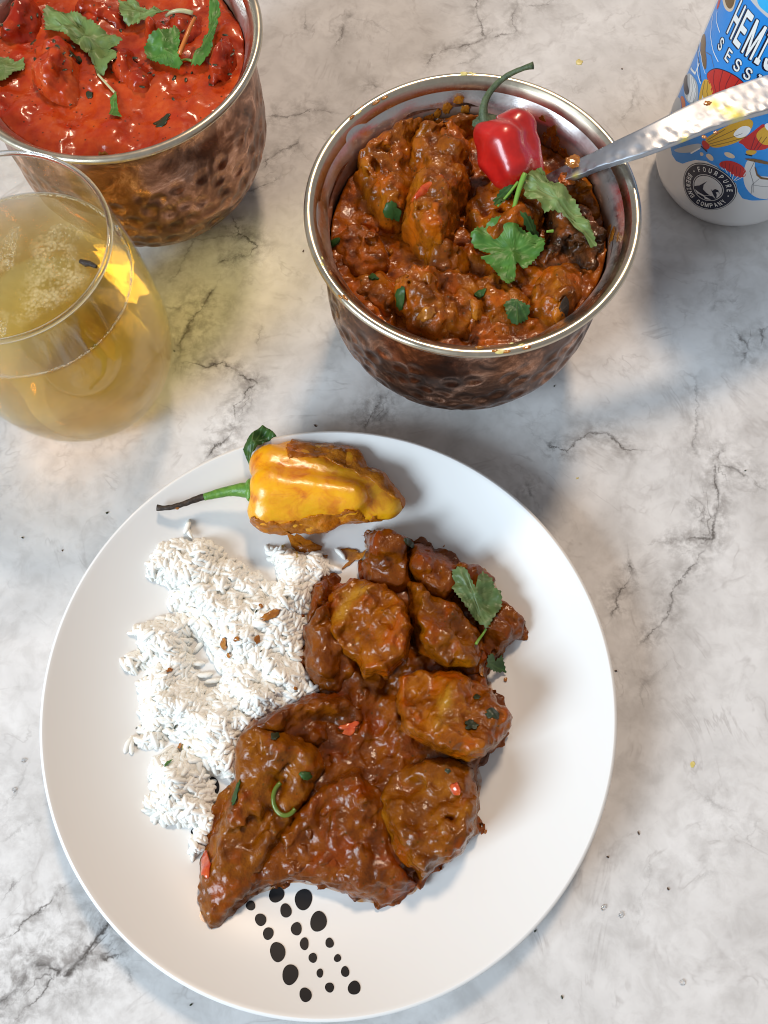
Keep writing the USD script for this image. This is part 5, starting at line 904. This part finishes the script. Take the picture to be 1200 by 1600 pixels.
# the red chilli
def Q3(x, y, z): z += .003; return np.array([*poly_at(Z3([(x, y)]), z)[0], z])
rc = thing('red_scotch_bonnet', 'glossy red scotch bonnet chilli with a long green stalk in the curry bowl', 'chilli')
caps = [(Q3(655, 280, .0800), Q3(700, 385, .0760), .0060, .0048), (Q3(742, 262, .0790), Q3(760, 370, .0760), .0068, .0058), (Q3(700, 300, .0835), Q3(735, 385, .0800), .0062, .0050), (Q3(735, 300, .0700), Q3(745, 390, .0690), .0070, .0060), (Q3(730, 390, .0775), Q3(722, 425, .0760), .0046, .0026), (Q3(780, 330, .0765), Q3(805, 400, .0745), .0042, .0028), (Q3(655, 370, .0750), Q3(690, 425, .0740), .0038, .0028)]
allp = np.array([c for k in caps for c in k[:2]]); lo, hi = allp.min(0) - .010, allp.max(0) + .010
Pg, org = vgrid(lo, hi, .00045); f = None
for a, b, ra, rb in caps:
    d = sd_caps(Pg, a, b, ra, rb); f = d if f is None else smin(f, d, .0042)
st = Q3(652, 246, .0815); f = smax(f, -(np.linalg.norm(Pg - st, axis=-1) - .0026), .003) + .0006 * sfb(Pg / .007, 2, 71)
m = relax(surface_nets(f, org, .00045), 3); obj('chilli_flesh', m, M['bonnet_red'], rc); H2.add(m)
sp = spline([Q3(648, 248, .0812), Q3(633, 215, .0835), Q3(640, 165, .0865), Q3(685, 103, .0900), Q3(740, 68, .0935), Q3(800, 48, .0965)], 40)
obj('stalk', cat([tube(sp, np.interp(np.arange(40), [0, 4, 14, 34, 37, 39], [.0026, .0017, .0011, .0008, .0010, .0012]), 14, .16, 9), blob(Q3(648, 247, .0812), .0044, 6, .45, 3, (1.1, 1, .42), 2.4)]), M['old_stem'], rc)

# sauce and turmeric splashes on the lining
def splash(parent, c, th, z, r, mt, seed, asp=1.5):
    rr_ = inner_r(z) + .0003 if z < .0775 else .0525
    m = blob((0, 0, 0), r, seed, .75, 3, (.10, 1, asp), 1.9); m.apply_transform(trimesh.transformations.rotation_matrix(th, [0, 0, 1])); m.apply_translation([(rr_ - .0001) * math.cos(th), (rr_ - .0001) * math.sin(th), z])
    obj('sauce_splash', m, M['stain'], parent)
for i, (a, z, r, mt) in enumerate([(56, .0745, .0013, 'stain'), (50, .0715, .0024, 'stain'), (47, .0690, .0020, 'turmeric'), (52, .0685, .0016, 'stain'), (42, .0670, .0024, 'turmeric'), (33, .066, .0026, 'stain'), (92, .0750, .0018, 'turmeric'), (97, .0735, .0016, 'stain'), (89, .0720, .0015, 'turmeric'), (101, .0715, .0013, 'stain'), (-8, .0720, .0024, 'stain'), (-11, .0755, .0015, 'turmeric'), (-3, .069, .0018, 'stain'), (120, .070, .0012, 'stain'), (105, .0690, .0022, 'stain'), (62, .068, .0016, 'turmeric')]):
    splash(bowl2, B2, math.radians(a), z, r, mt, 120 + i)
g = np.random.default_rng(9)
for k in range(26):                                                   # crusted curry along the rolled rim
    a = math.radians(g.choice([g.uniform(195, 235), g.uniform(120, 150), g.uniform(262, 285), g.uniform(80, 100)])); r = g.uniform(.0003, .0008)
    m = blob((0, 0, 0), r, 200 + k, .3, 2, (.8, 2.0, .45)); m.apply_transform(trimesh.transformations.rotation_matrix(a, [0, 0, 1])); q = g.uniform(.0535, .0565); m.apply_translation([q * math.cos(a), q * math.sin(a), BH - .0001])
    obj('rim_crust', m, M['stain' if k % 2 else 'turmeric'], bowl2)

# ------------------------------------------------------------------ the spoon
spoon = thing('serving_spoon', 'hammered steel serving spoon leaning out of the bowl past the can', 'spoon')
Ze = lambda p: zo(860, 0, 3.529, p)
ctr = [(-40, 1010, .066), (90, 960, .073), (220, 905, .0795), (335, 855, .0855), (480, 800, .0905), (700, 705, .0945), (950, 600, .0965), (1200, 520, .097), (1500, 430, .0955), (1900, 310, .090), (2300, 200, .083)]
c3 = np.array([[*poly_at(Ze([(x, y)]), z)[0], z] for x, y, z in ctr]); c3 = spline(c3, 240)
hw = np.interp(np.linspace(0, 1, 240), [0, .05, .16, .3, .5, .75, 1], [.0022, .0032, .0042, .0054, .0068, .0085, .0080])
t = np.gradient(c3, axis=0); t /= np.linalg.norm(t, axis=1, keepdims=True); w = np.cross([0, 0, 1.], t); w /= np.linalg.norm(w, axis=1, keepdims=True); up3 = np.cross(t, w)
nv = 26; th = np.linspace(0, 2 * math.pi, nv, endpoint=False)
sec = np.stack([np.sign(np.cos(th)) * np.abs(np.cos(th)) ** .28, np.sign(np.sin(th)) * np.abs(np.sin(th)) ** .5], 1)
nu_ = 13; top = [(x, 1.) for x in np.linspace(.97, -.97, nu_)]; sec = np.array([(1, -.6), (1., 0), (1, .6)] + top + [(-1, .6), (-1, 0), (-1, -.6)] + [(x, -1.) for x in np.linspace(-.97, .97, 7)])
v = c3[:, None] + w[:, None] * (sec[None, :, :1] * hw[:, None, None]) + up3[:, None] * (sec[None, :, 1:] * .0012)
v = v.reshape(-1, 3); g = np.random.default_rng(3); pk = c3[g.integers(0, 240, 900)] + w[0] * g.uniform(-.008, .008, (900, 1)); keep = []
for q in pk:
    if all(np.sum((q - k) ** 2) > .0029 ** 2 for k in keep): keep.append(q)
d, _ = cKDTree(np.array(keep)).query(v); up_v = np.repeat(up3, len(sec), 0); mask = np.tile((sec[:, 1] > .8).astype(float), 240)
v = v - up_v * (mask * .00042 * np.clip(1 - (d / .0020) ** 2, 0, 1))[:, None]
m = TM(v, grid_faces(240, len(sec), True)); 
if m.volume < 0: m = TM(m.vertices, m.faces[:, ::-1])
sp_ = obj('spoon_handle', m, M['spoon_handle'], spoon, smooth=True); v = m.vertices; kst = np.zeros(len(v))
for x, y, r_ in ((890, 610, .0028), (1010, 670, .0040), (740, 770, .0022), (960, 640, .0035), (930, 620, .0020), (180, 880, .0025)):
    k_ = v[np.argmin(np.linalg.norm(v[:, :2] - poly_at(Ze([(x, y)]), .095)[0], axis=1))]; kst = np.maximum(kst, np.exp(-(np.linalg.norm(v - k_, axis=1) / r_) ** 2))
UsdGeom.PrimvarsAPI(stage.GetPrimAtPath(sp_)).CreatePrimvar('stain', Sdf.ValueTypeNames.FloatArray, 'vertex').Set(Vt.FloatArray.FromNumpy(kst.astype(np.float32)))
sb_c = c3[0] + np.array([-.012, -.004, -.008]); m = trimesh.creation.icosphere(4, 1.); v = m.vertices * [.016, .012, .006]; v[:, 2] = np.where(v[:, 2] > 0, v[:, 2] * -.75, v[:, 2]); obj('spoon_bowl', TM(v + sb_c, m.faces), M['spoon_steel'], spoon)
def on_spoon(x, y, r, mt, seed, sc=(1, .8, .22)):
    k = np.argmin(np.linalg.norm(np.stack([np.array(at_px(p)) for p in c3]) - np.array(Ze([(x, y)])[0]), axis=1)); z = c3[k][2] + .0012
    m = blob((*poly_at(Ze([(x, y)]), z)[0], z - .00005), r, seed, .7, 3, sc, 1.9); obj('curry_smear', m, M[mt], spoon)
def at_px(p):
    q = np.array(p) - [0, 0, CAM_H]; ct, st_ = math.cos(TILT), math.sin(TILT)
    yy = q[1] * ct + q[2] * st_; zz = -q[1] * st_ + q[2] * ct; x, y = q[0] / -zz, yy / -zz
    cr_, sr_ = math.cos(ROLL), math.sin(ROLL); x, y = cr_ * x + sr_ * y, -sr_ * x + cr_ * y
    return 600 + F_PX * x, 800 - F_PX * y
for i, (x, y, r, mt) in enumerate([(868, 568, .0011, 'stain'), (915, 730, .0008, 'stain'), (850, 755, .0008, 'stain'), (130, 890, .0030, 'stain'), (90, 985, .0030, 'bowl_sauce')]): on_spoon(x, y, r, mt, 300 + i, (1, .8, .2))

# ------------------------------------------------------------------ red curry in the left bowl
B1a = np.array(B1); H1 = Heights(B1a - .06, B1a + .06, .060)
Z1 = lambda p: zo(0, 0, 2.667, p)
def dome(xy, px, z, s, a): return a * np.exp(-(np.linalg.norm(xy - poly_at(Z1([px]), z)[0], axis=-1) / s) ** 2)
m = pool(B1a, .0708, lambda xy: .0015 * np.clip(-(xy[..., 1] - B1a[1]) / .05, -1, 1), 81, noise=((.012, .0028), (.005, .0009), (.002, .0002)))
H1.add(m); obj('creamy_red_sauce', m, M['red'], label='bright orange red creamy sauce with dark herb flecks in the far left bowl', cat='sauce')
N3 = ((.008, .0036), (.0035, .0009), (.0012, .0003))
def red_piece(label, pts, zb, hgt, w, mt='red', ridges=(), seed=0):
    pp = poly_at(Z1(pts), zb + hgt * .5); r = np.linalg.norm(pp - B1a, axis=1); k = np.minimum(1, .0500 / r); pp = B1a + (pp - B1a) * k[:, None]
    m = lump(pp, zb, hgt * .85, w, [([tuple(q) for q in poly_at(Z1(l), zb + hgt)], a, b) for l, a, b in ridges], noise=N3, seed=seed, h=.0006, bumpy=.7)
    rr_ = np.hypot(m.vertices[:, 0] - B1[0], m.vertices[:, 1] - B1[1]); lim = np.where(m.vertices[:, 2] > .0775, .0545, inner_r(m.vertices[:, 2])) - .0004
    over = rr_ > lim; m.vertices[over, :2] = B1a + (m.vertices[over, :2] - B1a) * (lim[over] / rr_[over])[:, None]
    H1.add(m); obj('chicken_piece', m, M[mt], label=label, cat='chicken')
red_piece('smooth sauced chicken piece with white highlights beside the large coriander leaf in the red curry', [(100, 270), (130, 190), (185, 115), (240, 110), (300, 160), (350, 250), (370, 340), (320, 440), (200, 430), (130, 380), (105, 320)], .064, .0150, .012, ridges=[([(210, 140), (240, 260)], .004, .006)], seed=51)
red_piece('sauced chicken piece at the top left corner of the red curry', [(-60, 60), (20, 10), (120, 0), (190, 30), (190, 100), (120, 180), (40, 190), (-40, 170)], .064, .0140, .010, 'red_dark', ridges=[([(0, 110), (90, 40)], .003, .004)], seed=52)
red_piece('rounded red chicken piece behind the paired coriander leaflets', [(580, 130), (640, 80), (760, 60), (870, 45), (880, 130), (800, 190), (700, 200), (610, 190)], .064, .0130, .009, 'red_dark', ridges=[([(620, 120), (850, 80)], .0025, .004)], seed=53)
red_piece('long red chicken piece against the right wall of the red curry bowl', [(860, 300), (900, 180), (930, 100), (960, 90), (1010, 160), (1000, 280), (940, 370), (880, 400), (850, 360)], .064, .0120, .008, 'red_dark', ridges=[([(920, 140), (900, 320)], .0025, .004)], seed=54)
red_piece('narrow red chicken piece standing at the right rim of the red curry bowl', [(990, 60), (1030, 25), (1070, 50), (1080, 150), (1050, 220), (1010, 200), (990, 130)], .066, .0120, .006, 'red_dark', seed=55)
red_piece('chunky sauced chicken piece in the middle of the red curry below the leaflets', [(480, 230), (560, 180), (640, 230), (700, 300), (680, 390), (580, 420), (500, 380), (450, 300)], .064, .0105, .010, 'red_dark', ridges=[([(520, 260), (620, 330)], .002, .005)], seed=56)
red_piece('low sauced chicken piece near the front right of the red curry', [(700, 300), (800, 280), (870, 330), (860, 420), (780, 480), (690, 460), (640, 400)], .065, .0085, .009, 'red', seed=57)
red_piece('sauced chicken piece at the far side of the red curry under the pale leaf', [(300, 20), (420, 0), (520, 30), (560, 110), (520, 170), (430, 130), (330, 90)], .064, .0115, .009, 'red_dark', seed=58)
leaf('coriander_leaf', Z1([(180, 35), (200, 15), (260, 30), (350, 60), (400, 100), (450, 130), (490, 155), (515, 168), (490, 182), (470, 200), (440, 195), (497, 235), (495, 265), (460, 275), (430, 300), (405, 305), (393, 270), (370, 230), (330, 190), (290, 160), (240, 125), (180, 112)]), 'leaf_pale', H1, 'largest coriander leaf, broad and pale green across the red curry', base=Z1([(405, 303)])[0], seed=21, drape=.6, lift=.0012, curl=.0016, stalk=Z1([(405, 303), (430, 325), (470, 365)]), stalk_mat='stem_pale')
leaf('coriander_leaf', Z1([(490, -10), (560, -10), (592, 20), (640, 38), (720, 55), (680, 76), (622, 105), (590, 112), (560, 92), (520, 86), (500, 50)]), 'leaf_pale', H1, 'pale coriander leaf at the photo top edge with a long white stalk', base=Z1([(715, 58)])[0], seed=22, drape=.6, lift=.0015, curl=.0016, stalk=Z1([(690, 60), (750, 62), (805, 62)]), stalk_mat='stem_pale', stalk_r=.0008)
leaf('coriander_leaf', Z1([(598, 195), (620, 162), (680, 140), (735, 112), (750, 132), (750, 180), (742, 230), (760, 265), (742, 280), (700, 258), (640, 242), (606, 222)]), 'leaf', H1, 'fan shaped coriander leaflet left of the orange stalk in the red curry', base=Z1([(748, 236)])[0], seed=23, drape=.4, lift=.002, curl=.0012, stalk=[*Z1([(748, 236), (770, 232), (795, 236)])])
leaf('coriander_leaf', Z1([(885, -15), (908, -10), (920, 60), (902, 120), (890, 180), (868, 222), (838, 246), (790, 246), (800, 226), (836, 190), (848, 142), (868, 128), (872, 60)]), 'leaf', H1, 'upright narrow coriander leaflet near the right rim of the red curry bowl', base=Z1([(792, 244)])[0], seed=24, drape=.3, lift=.003, curl=.0012, tilt=(.2, .1))
sp = [(*poly_at(Z1([(x, y)]), z)[0], z) for x, y, z in ((748, 225, .0775), (770, 170, .0800), (790, 120, .0805), (812, 75, .0800))]
obj('orange_stalk', tube(spline(sp, 14), np.linspace(.0009, .0006, 14), 8), M['stem_orange'], label='thin orange stained stalk between the two coriander leaflets', cat='stalk')
leaf('coriander_leaf', Z1([(-30, 240), (0, 240), (30, 228), (62, 252), (96, 236), (100, 282), (60, 290), (30, 322), (0, 350), (-30, 350)]), 'leaf_pale', H1, 'coriander leaf cut by the left photo edge in the red curry', base=Z1([(-28, 300)])[0], seed=25, drape=.6, lift=.001)
leaf('coriander_leaf', Z1([(455, 400), (482, 375), (487, 430), (492, 462), (511, 495), (480, 490), (455, 478), (460, 440)]), 'leaf', H1, 'small bright green leaf sliver in the front middle of the red curry', base=Z1([(482, 377)])[0], seed=26, lift=.0006, curl=.0006, jag=.0001)
bit('curry_bit', *Z1([(680, 505)])[0], H1, .0026, 'herb', 'dark burnt patch near the front of the red curry', 'curry bit', scale=(1.4, .8, .25), rot=.2)
bit('curry_bit', *Z1([(318, 240)])[0], H1, .0016, 'herb', 'dark square herb bit on the smooth red chicken piece', 'curry bit', scale=(1, 1, .3), rot=.4, seed=2)
bit('curry_bit', *Z1([(370, 395)])[0], H1, .0012, 'herb', 'small dark herb bit below the smooth red chicken piece', 'curry bit', scale=(1, 1, .3), rot=.4, seed=3)
g = np.random.default_rng(19); fl = []
for k in range(480):
    a, r = g.uniform(0, 2 * math.pi), .047 * math.sqrt(g.uniform()); xy = B1a + r * np.array([math.cos(a), math.sin(a)]); m = blob((0, 0, 0), g.uniform(.0003, .0010), k, .3, 1, (1.4, .7, .25)); m.apply_transform(trimesh.transformations.rotation_matrix(g.uniform(0, 3), [0, 0, 1])); m.apply_translation([*xy, float(H1.at(xy[None], 0, 1)[0]) + .0002]); fl.append(m)
obj('herb_flecks', cat(fl), M['herb'], label='dark dried herb flecks strewn through the red curry', cat='herb flecks', kind='stuff')
splash(bowl1, B1, math.radians(-88), .0765, .0020, 'red', 400); 

# ------------------------------------------------------------------ crumbs on the table
CR_ = [(1165, 735, .0004, 'herb', 'tiny black speck on the right side of the table'), (905, 97, .0016, 'turmeric', 'pale yellow turmeric stain on the table right of the bowl'), (972, 107, .0005, 'crumb', 'dark speck left of the can'), (963, 1048, .0006, 'crumb', 'brown crumb touching the right edge of the plate'), (1082, 1194, .0009, 'turmeric', 'yellow green crumb on the marble right of the plate'), (998, 1302, .0007, 'crumb', 'brown crumb on the marble to the lower right of the plate'), (950, 1339, .0006, 'crumb', 'dark crumb close to the lower right plate edge'), (836, 1455, .0006, 'herb', 'black crumb in the plate shadow at the lower right'), (878, 1558, .0007, 'herb', 'black crumb near the bottom of the table'), (35, 840, .0006, 'herb', 'dark speck on the marble left of the plate'), (167, 801, .0007, 'herb', 'grey speck above the left plate edge'), (97, 860, .0004, 'crumb', 'tiny speck close to the left plate edge'), (493, 665, .0008, 'crumb', 'tiny brown crumb above the top edge of the plate'), (902, 747, .0005, 'turmeric', 'tiny yellow crumb between bowl and plate at right'), (866, 603, .0005, 'herb', 'black speck beside the right foot of the curry bowl'), (272, 548, .0005, 'herb', 'black speck in the yellow light beside the glass'), (298, 1570, .0006, 'herb', 'dark speck at the lower left below the plate'), (474, 392, .0006, 'crumb', 'dark speck left of the curry bowl'), (1044, 1389, .0006, 'crumb', 'small brown crumb in the lower right of the table')]
for i, (x, y, r, mt, lb) in enumerate(CR_):
    bit('crumb', x, y, None, r * (.62 if mt != 'turmeric' else .9), mt, lb, 'crumb', z=.0003 if mt != 'turmeric' else .0001, seed=500 + i, rot=i, scale=(1.3, .8, .5) if mt != 'turmeric' else (1.3, 1, .12))
g = np.random.default_rng(29)
for i, (x, y, r) in enumerate([(36, 1188, .0009), (22, 1234, .0008), (943, 1418, .0009), (971, 1430, .0009), (1066, 1535, .0009)]):
    bit('water_drop', x, y, None, r, 'drop', ['upper clear water droplet on the marble left of the plate', 'lower clear water droplet on the marble left of the plate', 'left one of two clear droplets on the marble at lower right', 'right one of two clear droplets on the marble at lower right', 'lone clear droplet near the bottom right corner'][i], 'drop', z=.0003, seed=600 + i, scale=(1, .9, .5))
